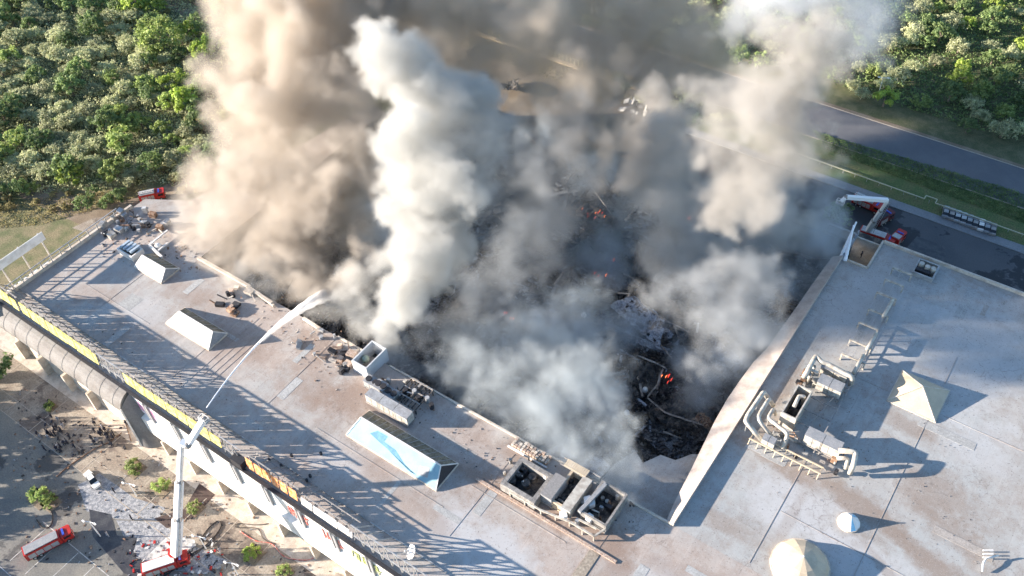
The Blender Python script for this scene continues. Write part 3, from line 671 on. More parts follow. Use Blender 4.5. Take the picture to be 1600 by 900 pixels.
for i in range(7):
    x = p2.x + i*(p1.x-p2.x)/6; MB().bar((x,73.5,17.5),(x,80,17.5),.1).bar((x,74,RZ),(x,74,17.5),.1).bar((x,79.6,RZ),(x,79.6,17.5),.1).build('frame', m_char, t)
for y in (73.5,75.5,77.5,79.8): MB().bar((p2.x,y,17.6),(p1.x,y,17.6),.12).build('beam', m_steel, t)
for i in range(5): MB().cyl((p2.x+1+i*1.7, 76.6+.8*(i%2)), .5, 16.6, 18.2, 10).build('fan_cowl', m_galv if i%2 else m_dark, t)
# large wrecked plant in the middle foreground
t = empty('plant_enclosure', (-57, 75, RZ), label='grey walled plant enclosure with blackened machines', cat='enclosure', group=GP)
tb('casing', m_plant, t, [(812,716),(849,733),(843,775),(785,757)], 18.6, RZ, True, .9)
for q in ((800,750),(812,740),(822,755),(818,735),(832,745)):
    p = at(*q, 17.4); MB().cyl((p.x,p.y), .8, RZ+.1, 17.6, 12).build('machine', m_char, t)
unit('flat grey lidded unit between the dark enclosures', [(866,742),(884,748),(862,781),(846,772)], 19.0, m=m_grey, roofm=mat('grey_lid', (.25,.24,.23), .7))
t = empty('plant_enclosure', (-49, 74, RZ), label='low walled pit with scorched floor and cream right wall', cat='enclosure', group=GP)
tb('casing', m_conec, t, [(884,746),(922,746),(887,797),(862,783)], 18.2, RZ, True, .5)
for i in range(9):
    q = (874+R_.uniform(-8,20), 770+R_.uniform(-15,12)); p = at(*q, 17); MB().obox((p.x,p.y,16.5), (R_.uniform(.3,.8),0,.2), (0,R_.uniform(.2,.6),0), (0,.1,.3)).build('debris', m_burnt, t)
t = empty('slatted_walkway', (-50, 80, 18), label='slatted cream walkway along the pit edge above the plant', cat='walkway', group=GP)
for i in range(11): 
    p = at(872+i*4.8, 741-.6*i, 18.8); MB().box(p.x-.2,p.x+.2,79.0,80.6,18.6,18.8).build('slat', m_conec, t)
MB().bar((-52.6,79.0,18.5),(-44.6,79.0,18.5),.1).bar((-52.6,80.6,18.5),(-44.6,80.6,18.5),.1).build('rail', m_steel, t)
t = empty('plant_enclosure', (-42, 75, RZ), label='blue-shaded tall open enclosure at the right end of the wrecked plant', cat='enclosure', group=GP)
tb('casing', m_plant, t, [(941,750),(977,778),(946,822),(915,795)], 18.8, RZ, True, .4)
MB().bar(pt(905,800,18.6), pt(946,757,18.6), .35).build('flue', m_grey, t)
unit('narrow cream topped unit left of the tall open enclosure', [(913,748),(926,752),(890,800),(878,790)], 18.6, m=m_duct, roofm=m_duct)
for i, (q, s) in enumerate((((921,782),1.1),((921,808),.9),((880,803),.8),((852,763),.7),((853,742),.6))):
    p = at(*q, 18); rr2 = random.Random(i); mb = MB().poly([(p.x+s*math.cos(a)*rr2.uniform(.8,1.2), p.y+s*math.sin(a)*rr2.uniform(.8,1.2)) for a in np.arange(0,6.2,1.05)], 16.9, 18.1)
    mb.build('vent_hood', m_bright, label=('white crumpled vent hood, upper one in the dark enclosure','white crumpled vent hood, lower one in the dark enclosure','white vent hood on the front plant beam','white vent hood in the left plant enclosure','small white vent hood at the top of the left plant enclosure')[i], cat='vent hood', group='white vent hoods')
t = empty('plant_rail', (-48, 70, RZ), label='bent white rail and pipes along the front of the wrecked plant', cat='rail', group=GP)
for p0, p1 in (((797,769),(845,797)),((845,797),(890,815)),((890,815),(928,838)),((928,838),(946,826)),((905,812),(932,826))): MB().bar(pt(*p0,17.6), pt(*p1,17.6), .16).build('rail', m_duct, t)
for q in ((797,769),(820,783),(845,797),(868,806),(890,815),(910,828),(928,838)): p = at(*q,17.6); MB().bar((p.x,p.y,RZ),(p.x,p.y,17.6),.12).build('post', m_duct, t)
# brick-like block row at pit edge
t = empty('vent_bank', (-59.6, 79.4, RZ), label='bank of small cream vent blocks along the pit edge', cat='vent bank', group=GP)
for i in range(12):
    for j in range(3):
        if (i, j) in ((1,2),(2,2)): continue
        x, y = -63.6 + i*.7, 78.3 + j*.72; MB().box(x, x+.55, y, y+.58, RZ, 16.8+R_.uniform(-.1,.2)).build('vent_block', m_brick if R_.random()<.35 else m_cream, t)
MB().box(-64.2,-55,77.8,78.15,RZ,16.35).build('kerb', m_white, t)
MB().box(-65,-34,68.3,68.9,RZ,16.25).build('roof_step', m_brick, label='long low brown kerb in front of the wrecked plant', cat='kerb')
# left-hand plant near the corner
def junk(label, px, py, spread, n, seed, zt=18, mats=None):
    r = random.Random(seed); c = at(px, py); o = empty('broken_plant', (c.x, c.y, RZ), label=label, cat='plant', group='broken roof plant by the pit edge'); mats = mats or [m_galv, m_dark, m_duct, m_rust, m_grey]
    for i in range(n):
        x, y = c.x + r.uniform(-1,1)*spread[0], c.y + r.uniform(-1,1)*spread[1]; m = r.choice(mats); kd = r.random()
        if kd < .45:
            a = r.uniform(0, .5); sx, sy, sz = r.uniform(.3,1.1), r.uniform(.3,.9), r.uniform(.3,(zt-16)/2)
            MB().obox((x,y,RZ+sz), (sx*math.cos(a),sx*math.sin(a),r.uniform(-.2,.2)), (-sy*math.sin(a),sy*math.cos(a),0), (0,0,sz)).build('cabinet', m, o)
        elif kd < .75:
            MB().bar((x,y,RZ+r.uniform(.1,1.4)), (x+r.uniform(-3,3),y+r.uniform(-2,2),RZ+r.uniform(.1,1.6)), .12).build('beam', m, o)
        else:
            MB().cyl((x,y), r.uniform(.3,.6), RZ, RZ+r.uniform(.6,1.6), 10).build('cowl', m, o)
    return o
junk('tangle of small vents and frames in the far left roof corner', 190, 355, (5, 4.5), 26, 1)
junk('scorched vents and boxes behind the small white skylight', 232, 352, (5, 3), 20, 2)
junk('brown wooden frames and pipes left of the pit beside the water jet end', 372, 470, (3.4, 3.6), 18, 3, 17.2, [m_rust, m_brick, m_dark, m_cream])
junk('rust brown racks beside the chimney enclosure', 530, 560, (3.4, 3.2), 20, 4, 17.4, [m_rust, m_brick, m_dark, m_steel])
junk('scattered small boxes on the roof right of the water jet', 488, 535, (4, 4), 8, 5, 16.8, [m_grey, m_galv])
t = empty('roof_unit_frame', (-173, 77, RZ), label='white framed roof unit with blue-grey ducts near the left corner', cat='air handling unit', group=GP)
tb('casing', m_white, t, [(186,388),(200,375),(222,388),(205,402)], 17.6, RZ, True, .35)
for i in range(4): 
    p = at(196+i*5, 382+i*2.6, 17.6); MB().bar((p.x,p.y-1.4,17.7),(p.x,p.y+1.4,17.7),.3).build('duct', mat('blue_grey_duct', (.4,.48,.55), .5), t)
t = empty('roof_unit_frame', (-168, 79, RZ), label='white L-shaped frame beside the scorched vents', cat='frame', group=GP)
MB().bar(pt(233,383,17), pt(262,360,17), .2).bar(pt(233,383,17), pt(253,402,17), .28).bar(pt(247,392,17), pt(262,380,17), .2).build('frame', m_white, t)
p = at(246,382,17.4); MB().ball((p.x,p.y,16.9), .8, 8).build('vent_hood', m_bright, t)
MB().bar(pt(386,448,16.6), pt(425,474,16.6), .35).bar(pt(402,456,16.5), pt(428,478,16.5), .25).build('fallen_coping', m_cream, label='two broken cream coping lengths lying at the pit edge', cat='coping')
MB().bar(pt(474,497,16.5), pt(500,514,16.5), .3).build('fallen_coping', m_cream, label='pale coping length at the pit edge right of the jet', cat='coping')
# satellite dish
t = empty('satellite_dish', tuple(at(645,872)), label='white satellite dish on the front roof near the bottom edge', cat='satellite dish')
c = Vector((0,0,2.3)); dn = Vector((-.55,-.55,.63)).normalized(); u = dn.cross(Vector((0,0,1))).normalized(); v = dn.cross(u)
mb = MB(); mb.v.append(tuple(c - dn*.35))
for rr_, dd in ((.8,-.22),(1.4,0.05)):
    for k in range(14): a = k*2*math.pi/14; mb.v.append(tuple(c + (u*math.cos(a)+v*math.sin(a))*rr_ + dn*dd))
for k in range(14): k2=(k+1)%14; mb.f += [(0,1+k,1+k2),(1+k,15+k,15+k2,1+k2)]
mb.build('reflector', m_bright, t, local=True)
MB().bar((0,0,0),(.2,.2,2.2),.1).bar((.7,0,0),(.2,.2,1.6),.07).build('mast', m_steel, t, local=True)
MB().bar(c+u*1.2, c+dn*1.3,.04).bar(c-u*1.2, c+dn*1.3,.04).build('feed_arm', m_galv, t, local=True)
MB().ball(tuple(c+dn*1.3), .18).build('feed_horn', m_white, t, local=True)
for i, q in enumerate(((456,713),(502,710),(421,720),(440,729),(480,752),(485,745))):
    p = at(*q); MB().cyl((p.x,p.y), .28, RZ, 16.7, 8).build('roof_vent', m_dark, label=('left one of the two black roof vents in the striped shadow near the blue skylight','black roof vent in the striped shadow nearest the blue skylight','black roof vent behind the orange billboard, furthest left','second black roof vent behind the orange billboard','black roof vent lowest towards the white billboard','black roof vent above the white billboard end')[i], cat='roof vent', group='black vent pipes on the front roof')

# ------------------------------------------------------------------ vehicles
def wheel(o, x, y, r=.48):
    wv = MB().tube([(x,y-.15,r),(x,y+.15,r)], r, 14).build('wheel', m_tyre, o, local=True)
    MB().tube([(x,y-.17,r),(x,y+.17,r)], r*.5, 10).build('rim', m_galv, wv, local=True)
def fire_truck(loc, rz, label, L=8.5, ladder=True, roof=None, body=None):
    body = body or m_red
    o = empty('fire_engine', loc, rz, label=label, cat='fire engine', group='fire engines round the building')
    MB().box(-L/2, L/2-2.3, -1.22, 1.22, .75, 2.75).build('body', body, o, local=True)
    MB().poly([(L/2-2.2,-1.2),(L/2-.25,-1.2),(L/2,-.9),(L/2,.9),(L/2-.25,1.2),(L/2-2.2,1.2)], .6, 2.55).build('cab', body, o, local=True)
    MB().box(L/2-1.9, L/2+.02, -1.0, 1.0, 1.65, 2.3).box(L/2-1.8, L/2-.5, -1.23, 1.23, 1.6, 2.25).build('window', m_glass, o, local=True)
    MB().box(-L/2+.3, L/2-2.6, -1.0, 1.0, 2.753, 2.95).build('roof_deck', roof or m_galv, o, local=True)
    MB().box(L/2-1.7, L/2-1.3, -.8, .8, 2.553, 2.75).build('light_bar', mat('blue_beacon', (.05,.1,.5), .3), o, local=True)
    for i in range(4): 
        x = -L/2+.6+i*(L-3.4)/4; MB().box(x, x+(L-3.4)/4-.15, -1.25, 1.25, .95, 2.3).build('locker_shutter', m_galv, o, local=True)
    MB().box(-L/2, L/2-.1, -1.1, 1.1, .45, .74).build('chassis', m_dark, o, local=True)
    for x in (-L/2+1.4, -L/2+2.6, L/2-1.3):
        for y in (-1.1, 1.1): wheel(o, x, y)
    if ladder:
        mb = MB().bar((-L/2,-.4,3.1),(L/2-2.8,-.4,3.1),.06).bar((-L/2,.4,3.1),(L/2-2.8,.4,3.1),.06)
        for x in np.arange(-L/2+.2, L/2-2.9, .45): mb.bar((x,-.4,3.1),(x,.4,3.1),.04)
        mb.build('ladder', m_white, o, local=True)
    for y in (-.85, .85): MB().box(L/2-.02, L/2+.05, y-.16, y+.16, .95, 1.2).build('headlight', m_bright, o, local=True)
    return o
def heading(p, q, z=0):
    a, b = at(*p, z), at(*q, z); return math.atan2(b.y-a.y, b.x-a.x)
p = at(76, 848, 1.5); fire_truck((p.x,p.y,0.03), heading((50,862),(108,832),1.5), 'red fire engine with grey roof deck at the lower left edge', 9.5, False, m_grey)
# boom truck in the front plaza
p = at(262, 885, .5); ft = fire_truck((p.x,p.y,.03), heading((240,892),(300,872)), 'red and white boom fire engine at the foot of the tall white mast', 9, False, m_white)
def boom(label, pts, r0, rails, basket=True, m=m_white):
    o = empty('aerial_boom', tuple(pts[0]), label=label, cat='aerial boom', group='raised aerial booms')
    for i in range(len(pts)-1):
        a, b = Vector(pts[i]), Vector(pts[i+1]); n = 3 if (b-a).length > 15 else 1
        for k in range(n):
            s = a.lerp(b, k/n); e_ = a.lerp(b, (k+1)/n); r = r0 * (1 - .22*k) * (.8 ** i)
            MB().bar(s, e_, r).build('boom_section', m, o)
            MB().ball(tuple(e_), r*1.25, 8).build('joint', m_steel, o)
        if i < rails:
            off = Vector((.95,-.2,0)) if i == 0 else Vector((0,-.5,.3))
            for q in (1, 1.5): MB().tube([a+off*q, b+off*q*.6], .06, 5).build('supply_pipe', m_galv, o)
            mb = MB()
            for k in range(1, 18): c = a.lerp(b, k/18); mb.bar(c, c+off*(1.5-.5*k/18), .035)
            mb.build('pipe_bracket', m_galv, o)
    if basket:
        c = Vector(pts[-1]); MB().box(c.x-.9,c.x+.9,c.y-.5,c.y+.5,c.z-.55,c.z-.45).build('basket_floor', m_galv, o)
        mb = MB()
        for z in (0,.6):
            mb.bar((c.x-.9,c.y-.5,c.z+z),(c.x+.9,c.y-.5,c.z+z),.05).bar((c.x-.9,c.y+.5,c.z+z),(c.x+.9,c.y+.5,c.z+z),.05).bar((c.x-.9,c.y-.5,c.z+z),(c.x-.9,c.y+.5,c.z+z),.05).bar((c.x+.9,c.y-.5,c.z+z),(c.x+.9,c.y+.5,c.z+z),.05)
        for sx in (-.9,.9):
            for sy in (-.5,.5): mb.bar((c.x+sx,c.y+sy,c.z-.5),(c.x+sx,c.y+sy,c.z+.6),.05)
        mb.build('basket_rail', m_white, o)
    return o
m_boomw = mat('white_boom_paint', (.85,.85,.84), .4, fine=.02)
e1 = at(283, 692, 28.5); tip = at(319, 655, 31.5)
boom('tall white telescopic mast rising from the plaza over the facade', [at(275,866,3.0), e1, (e1.x+1.3,e1.y+.4,28.3), tip], .78, 1, m=m_boomw)
MB().cyl((at(275,866,2).x, at(275,866,2).y), 1.3, .8, 3.1, 14).build('turntable', m_red, label='round red turntable under the tall white mast', cat='turntable')
# water jet from the basket onto the fire
def jet(label, pts, r0, r1, m, arc):
    a, b = Vector(pts[0]), Vector(pts[1]); P = []; Rr = []
    for i in range(25):
        t = i/24; q = a.lerp(b, t); q.z += arc*4*t*(1-t); P.append(q); Rr.append(r0 + (r1-r0)*t**1.3*(1+.25*math.sin(i*2.3)))
    return MB().tube(P, Rr, 9).build('water_jet', m, smooth=True, label=label, cat='water jet', group='water jets from the aerial booms')
def spraymat(name, dens):
    m = bpy.data.materials.new(name); m.use_nodes = True; nt = m.node_tree; N = nt.nodes; L = nt.links; N.remove(N['Principled BSDF'])
    pv = N.new('ShaderNodeVolumePrincipled'); pv.inputs['Color'].default_value = (1,1,1,1); pv.inputs['Density'].default_value = dens; pv.inputs['Anisotropy'].default_value = .0
    L.new(pv.outputs[0], N['Material Output'].inputs['Volume']); return m
m_water = mat('white_water', (.92,.93,.95), .3, fine=.05, fscale=2)
m_spray = spraymat('water_spray', 1.6)
def jet_pts(t0, t1, n=16, arc=3.3, drop=0.):
    a, b = at(323,637,31.5), at(508,456,17.5); P = []
    for i in range(n):
        t = t0 + (t1-t0)*i/(n-1); q = a.lerp(b, t); q.z += arc*4*t*(1-t) - drop*t; P.append(q)
    return P
MB().tube(jet_pts(0, .42), [.1+.005*i for i in range(16)], 8).build('water_jet', m_water, smooth=True, label='long white water jet arching over the front roof into the smoke', cat='water jet', group='water jets from the aerial booms')
MB().tube(jet_pts(.12, 1.0, 30), [.12+.72*(i/29)**1.5*(1+.18*math.sin(i*2.1)) for i in range(30)], 10).build('jet_spray', spraymat('water_spray', 2.6), label='dense spray round the far half of the long water jet', cat='spray', kind='stuff')
MB().tube(jet_pts(.45, 1.04, 24, drop=.9), [.3+1.5*(i/23)**1.4*(1+.15*math.sin(i*1.7)) for i in range(24)], 10).build('jet_spray', spraymat('thin_spray', .35), label='thin spray drifting under the far half of the long jet', cat='spray', kind='stuff')
# right-hand aerial platform behind the roof
p = at(1352, 366, 1.0); fire_truck((p.x+3,p.y,.03), 0.05, 'fire engine with folded boom in the shade behind the rear roof edge', 9, False, m_galv)
boom('angled white platform boom reaching over the rear roof edge', [at(1356,360,3.4), at(1387,313,20), at(1322,308,22), at(1313,316,21)], .55, 1, m=m_boomw)
p = at(1356, 318, 1.5); fire_truck((p.x,p.y,.03), -.1, 'dark red fire engine under the angled white boom', 8, True)
p = at(1397, 369, 1.5); fire_truck((p.x+1,p.y,.03), 1.4, 'small dark red tender at the corner of the right roof', 4.6, False)
p = at(1380, 342, 1.0); fire_truck((p.x,p.y,.03), 1.2, 'dark tender parked between boom and tar patch', 6, False, m_dark, mat('dark_red', (.12,.02,.02), .5))
for a, b, l in (((1338,347),(1313,405),'left pale jet falling from the rear roof edge'),((1334,352),(1320,408),'right pale jet falling from the rear roof edge')):
    jet(l, [at(*a,20), at(*b,16)], .2, .5, m_water, .6)
# red appliance left of the building
p = at(238, 305, 1.5); fire_truck((p.x,p.y,.03), .9, 'bright red fire engine on the track left of the smoke', 7, True)
# white car
def car(loc, rz, label, m):
    o = empty('parked_car', loc, rz, label=label, cat='car', group='cars')
    MB().poly([(-2.2,-.8),(2.0,-.85),(2.25,-.5),(2.25,.5),(2.0,.85),(-2.2,.8)], .35, .95).build('body', m, o, local=True)
    b = MB(); b.add([(-1.7,-.8,.95),(1.0,-.8,.95),(1.0,.8,.95),(-1.7,.8,.95),(-1.3,-.62,1.45),(.35,-.62,1.45),(.35,.62,1.45),(-1.3,.62,1.45)],[(4,5,6,7),(0,1,5,4),(1,2,6,5),(2,3,7,6),(3,0,4,7)]).build('window', m_glass, o, local=True)
    MB().box(-1.15,.1,-.6,.6,1.453,1.5).build('roof', m, o, local=True)
    for x in (-1.35,1.4):
        for y in (-.8,.8): wheel(o, x, y, .33)
    for y in (-.6,.6): MB().box(2.2,2.28,y-.15,y+.15,.6,.75).build('headlight', m_bright, o, local=True)
    return o
p = at(145,751,.7); car((p.x,p.y,.03), heading((136,738),(153,762)), 'white car with dark windscreen alone on the cobbled bay', m_bright)
p = at(138,741,.5); MB().box(p.x-1,p.x+.8,p.y-.7,p.y+.8,.03,.5).build('concrete_block', m_white, label='white slab behind the parked white car', cat='slab')
for i in range(9):
    q = at(1478+i*9.2, 331+i*3.4, .7); car((q.x,q.y,.03), rad(100), 'parked car in the shade by the rear kerb, number %s from the left' % ('one','two','three','four','five','six','seven','eight','nine')[i], (m_grey,m_steel,m_galv,m_galv,m_grey,m_steel,m_white,m_grey,m_steel)[i])
# smoke-hidden wreck pile beyond the rear wall
o = empty('scrap_heap', tuple(at(1012,168,0)), label='heap of white and dark scrap beyond the rear wall, half in smoke', cat='scrap')
for i in range(26):
    p = at(1000+R_.uniform(-30,50), 164+R_.uniform(-10,14)+i*.2, 0); m = R_.choice([m_white,m_white,m_dark,m_galv,m_dark])
    MB().obox((p.x,p.y,.8), (R_.uniform(.3,1.1),R_.uniform(-.5,.5),.2), (R_.uniform(-.3,.3),R_.uniform(.2,.7),.1), (0,.2,R_.uniform(.1,.4))).build('scrap_piece', m, o)
# fences and pipes
fn = empty('boundary_fence', (-25, 211, 0), label='thin pale fence along the grass verge on the right', cat='fence')
x = -60.0
MB().bar((-60,211.4,1.1),(-22,210.9,1.1),.11).bar((-22,210.9,1.1),(-22,212.4,1.1),.11).bar((-22,212.4,1.1),(-19,212.4,1.1),.11).bar((-19,212.4,1.1),(-19,210.7,1.1),.11).bar((-19,210.7,1.1),(150,209,1.1),.11).build('rail', mat('yellowish_pipe', (.5,.48,.33), .6), fn)
for x in np.arange(-58, 120, 3.4): MB().bar((x,211.35-(x+60)*.011,0),(x,211.35-(x+60)*.011,1.1),.07).build('post', m_galv, fn)
fn = empty('site_fence', (-150, 218, 0), label='pale slatted fence along the dirt strip at the top, seen through smoke', cat='fence')
for i, x in enumerate(np.arange(-196, -118, 1.5)): MB().box(x,x+.5,218.0,218.12,.1,2.2).build('slat', m_dry, fn)
MB().box(-198,-112,216.0,217.6,0,.35).build('sand_strip', mat('pale_sand', (.6,.46,.28), .95), kind='structure')
# lamp posts and poles
def lamp(px, py, label, h=8):
    p = at(px, py, 0); o = empty('lamp_post', (p.x,p.y,0), label=label, cat='lamp post', group='lamp posts')
    MB().tube([(0,0,0),(0,0,h)], [.14,.08], 8).build('pole', m_bright, o, local=True)
    MB().bar((0,0,h),(1.3,.3,h+.2),.06).bar((0,0,h),(-.9,-.6,h+.2),.06).build('arm', m_bright, o, local=True)
    MB().box(1.1,1.8,.1,.45,h+.12,h+.3).build('lantern', m_bright, o, local=True); MB().box(-1.4,-.7,-.8,-.45,h+.12,h+.3).build('lantern', m_bright, o, local=True)
lamp(157,838,'white twin-armed lamp post beside the wet patch',6); lamp(214,775,'short white lamp post by the tarred path',5); lamp(322,857,'white lamp post beside the looped hose',5); lamp(372,898,'white lamp post at the bottom edge',5)
lamp(1371,152,'thin pole at the edge of the right-hand forest',7); lamp(925,22,'thin pale pole at the top beyond the road',9)
# hoses
def hose(pts, label, m=m_hose, r=.12):
    P = [at(a,b,.12) for a,b in pts]; Q = []
    for i in range(len(P)-1):
        p0,p1,p2,p3 = P[max(i-1,0)],P[i],P[i+1],P[min(i+2,len(P)-1)]
        for k in range(6):
            t = k/6; Q.append(.5*((2*p1)+(p2-p0)*t+(2*p0-5*p1+4*p2-p3)*t*t+(3*p1-p0-3*p2+p3)*t**3))
    Q.append(P[-1]); MB().tube(Q, r, 6).build('fire_hose', m, label=label, cat='hose', group='fire hoses on the plaza', smooth=True)
hose([(312,845),(325,826),(340,814),(345,822),(335,838),(318,855),(300,870)], 'dark hose looping beside the tall mast')
hose([(420,818),(400,820),(372,818),(370,824),(402,826),(412,842),(430,850)], 'thin dark hose loop near the facade', r=.08)
hose([(57,812),(66,824),(78,822),(82,806),(74,790)], 'dark curled hose at the far left of the plaza')
hose([(88,745),(105,730),(125,716),(150,700),(172,690),(190,676)], 'long brown hose running from the lanes to the canopy wing', m_rust)
hose([(375,830),(400,845),(425,850),(445,870),(480,875),(500,865)], 'reddish hose lying in front of the facade', m_redl, .09)
hose([(193,600),(190,630),(196,660),(205,690)], 'brown hose hanging down beside the canopy wing', m_rust, .09)
hose([(250,905),(285,880),(300,865),(330,850)], 'black hose beside the boom engine', m_dark, .18)

# ------------------------------------------------------------------ people
def person_mesh():
    v = [(0,0,.95),(0,0,1.2),(0,0,1.42),(0,0,1.53),(0,.02,1.66),(0,.02,1.78),(.1,0,.9),(.13,.05,.5),(.14,0,.08),(.15,.14,.04),(-.1,0,.9),(-.13,-.05,.5),(-.14,-.1,.08),(-.15,.04,.04),
         (.2,0,1.4),(.27,.03,1.13),(.3,.14,.88),(-.2,0,1.4),(-.27,.03,1.13),(-.3,.12,.88)]
    e = [(0,1),(1,2),(2,3),(3,4),(4,5),(0,6),(6,7),(7,8),(8,9),(0,10),(10,11),(11,12),(12,13),(2,14),(14,15),(15,16),(2,17),(17,18),(18,19)]
    r = [.16,.16,.17,.07,.11,.09,.11,.08,.06,.05,.11,.08,.06,.05,.08,.06,.04,.08,.06,.04]
    me = bpy.data.meshes.new('person'); me.from_pydata(v, e, []); o = bpy.data.objects.new('person', me)
    md = o.modifiers.new('skin', 'SKIN'); me.skin_vertices.new() if not me.skin_vertices else None
    COL.objects.link(o)
    for i, q in enumerate(r): me.skin_vertices[0].data[i].radius = (q, q*.8)
    me.skin_vertices[0].data[0].use_root = True
    dg = bpy.context.evaluated_depsgraph_get(); m2 = bpy.data.meshes.new_from_object(o.evaluated_get(dg)); bpy.data.objects.remove(o); return m2
pm = person_mesh(); pm.materials.clear(); pm.materials.append(m_navy)
pm2 = pm.copy(); pm2.materials.clear(); pm2.materials.append(mat('red_jacket', (.35,.04,.03), .8))
pm3 = pm.copy(); pm3.materials.clear(); pm3.materials.append(mat('grey_jacket', (.3,.3,.32), .8))
helm = MB().ball((0,.02,1.74), .15, 8, .8); helmo = None
def person(px, py, label, me, z=0, grp='people standing in the plaza'):
    global helmo
    p = at(px, py, z); o = bpy.data.objects.new('person', me); COL.objects.link(o); o.location = (p.x,p.y,z+.02); o.rotation_euler = (0,0,R_.uniform(0,6.28)); s = R_.uniform(.95,1.1); s *= 1.1; o.scale = (s,s,s)
    tag(o, label, 'person', grp)
    if helmo is None: helmo = helm.build('helmet', m_dark, o, local=True)
    else:
        h = helmo.copy(); COL.objects.link(h); h.parent = o
for i in range(44):
    if i < 14: px, py = R_.gauss(82,14), R_.gauss(672,9)
    elif i < 34: px, py = R_.gauss(150,22), R_.gauss(682,9)
    else: px, py = R_.gauss(108,22), R_.gauss(698,7)
    person(max(20,px), py, 'person in dark clothing in the crowd beside the canopy wing', pm if i%6 else pm3, grp='crowd of people in dark clothing left of the canopy wing')
for q, l, me in (((232,893),'person in red jacket in front of the boom engine',pm2),((246,888),'person in red jacket by the boom engine cab',pm2),((256,897),'person in red jacket at the lower edge',pm2),
                 ((300,868),'person in dark clothing right of the mast foot',pm),((308,874),'person in grey jacket right of the mast foot',pm3),((268,855),'person in red jacket left of the mast foot',pm2),
                 ((207,812),'person in dark clothing on the wet patch',pm),((180,770),'person in dark clothing on the cobbled bay',pm),((62,770),'person in dark clothing by the left shrub',pm),((345,862),'person in grey jacket beside the hose loop',pm3),((170,838),'person in grey jacket beside the lamp post',pm3),((318,846),'person in dark clothing at the hose loop',pm)):
    person(*q, l, me)
person(1345,402,'firefighter on the dark recess at the roof corner',pm,12)

# ------------------------------------------------------------------ vegetation
def crown_arrays(rng, n, rx, rz, leaf, clumps, hollow=.55, tall=1.0):
    """leaf quads in clumps spread through an uneven crown"""
    d = rng.normal(size=(clumps, 3)); d /= np.linalg.norm(d, axis=1)[:, None]; d[:, 2] = np.abs(d[:, 2]) * .9 - .18
    rad_ = (hollow + (1 - hollow) * rng.random(clumps) ** .6)[:, None]
    cc = d * rad_ * np.array([rx, rx, rz]) * rng.uniform(.75, 1.12, (clumps, 1))
    cs = rng.uniform(.14, .34, clumps) * rx
    idx = rng.integers(0, clumps, n)
    off = rng.normal(size=(n, 3)); off /= np.linalg.norm(off, axis=1)[:, None]
    c = cc[idx] + off * (cs[idx] * rng.random(n) ** .4)[:, None] * np.array([1, 1, .8 * tall])
    nr = off + rng.normal(size=(n, 3)) * .38 + np.array([-.15, -.1, .35]); nr /= np.linalg.norm(nr, axis=1)[:, None]
    u = np.cross(nr, rng.normal(size=(n, 3))); u /= np.linalg.norm(u, axis=1)[:, None]; v = np.cross(nr, u)
    s = (leaf * rng.uniform(.6, 1.4, n))[:, None]
    q = np.stack([c - u*s, c - v*s*.7, c + u*s, c + v*s*.7], 1).reshape(-1, 3)
    return q
def leafmesh(name, q, m):
    nf = len(q) // 4; me = bpy.data.meshes.new(name); me.vertices.add(len(q)); me.vertices.foreach_set('co', q.astype(np.float32).ravel())
    me.loops.add(nf*4); me.loops.foreach_set('vertex_index', np.arange(nf*4, dtype=np.int32)); me.polygons.add(nf); me.polygons.foreach_set('loop_start', np.arange(0, nf*4, 4, dtype=np.int32))
    me.update(calc_edges=True); me.materials.append(m); return me
def trunk_mb(h, r, rng):
    mb = MB().tube([(0,0,0),(rng.uniform(-.2,.2),rng.uniform(-.2,.2),h*.5),(rng.uniform(-.4,.4),rng.uniform(-.4,.4),h)], [r, r*.7, r*.4], 7)
    for k in range(5):
        a = rng.uniform(0, 6.28); z0 = h * rng.uniform(.45, .9)
        mb.tube([(0,0,z0),(math.cos(a)*h*.25,math.sin(a)*h*.25,z0+h*.25)], [r*.4, r*.12], 5)
    return mb
KINDS = {}
def kind(name, m, n, rx, rz, leaf, clumps, h, var=3, **k):
    vs = []
    for i in range(var):
        q = crown_arrays(NP, n, rx, rz, leaf, clumps, **k); q[:, 2] += h
        me = leafmesh('crown', q, m); tmb = trunk_mb(h, .2 + rx*.03, R_); tm = bpy.data.meshes.new('trunk'); tm.from_pydata(tmb.v, [], tmb.f); tm.materials.append(m_bark); vs.append((me, tm))
    KINDS[name] = vs
kind('bright_green_tree', m_leafG, 1500, 3.6, 3.4, .26, 30, 3.0)
kind('round_olive_tree', m_leafM, 1900, 4.4, 3.8, .24, 44, 3.0, hollow=.85)
kind('dark_tree', m_leafD, 1500, 3.8, 3.6, .28, 32, 3.2)
kind('grey_brush_tree', m_leafO, 1900, 3.7, 2.2, .19, 60, 2.4, hollow=.3)
kind('dry_bush', m_leafY, 900, 2.2, 1.6, .2, 22, 1.0, hollow=.3)
kind('mid_green_tree', m_leafM, 1400, 3.4, 3.2, .26, 28, 2.8)
LBL = {'bright_green_tree': 'bright yellow-green leafy tree', 'round_olive_tree': 'dense round olive-green tree', 'dark_tree': 'dark leafy tree', 'grey_brush_tree': 'grey-green brushy tree', 'dry_bush': 'dry yellowish bush', 'mid_green_tree': 'mid-green leafy tree'}
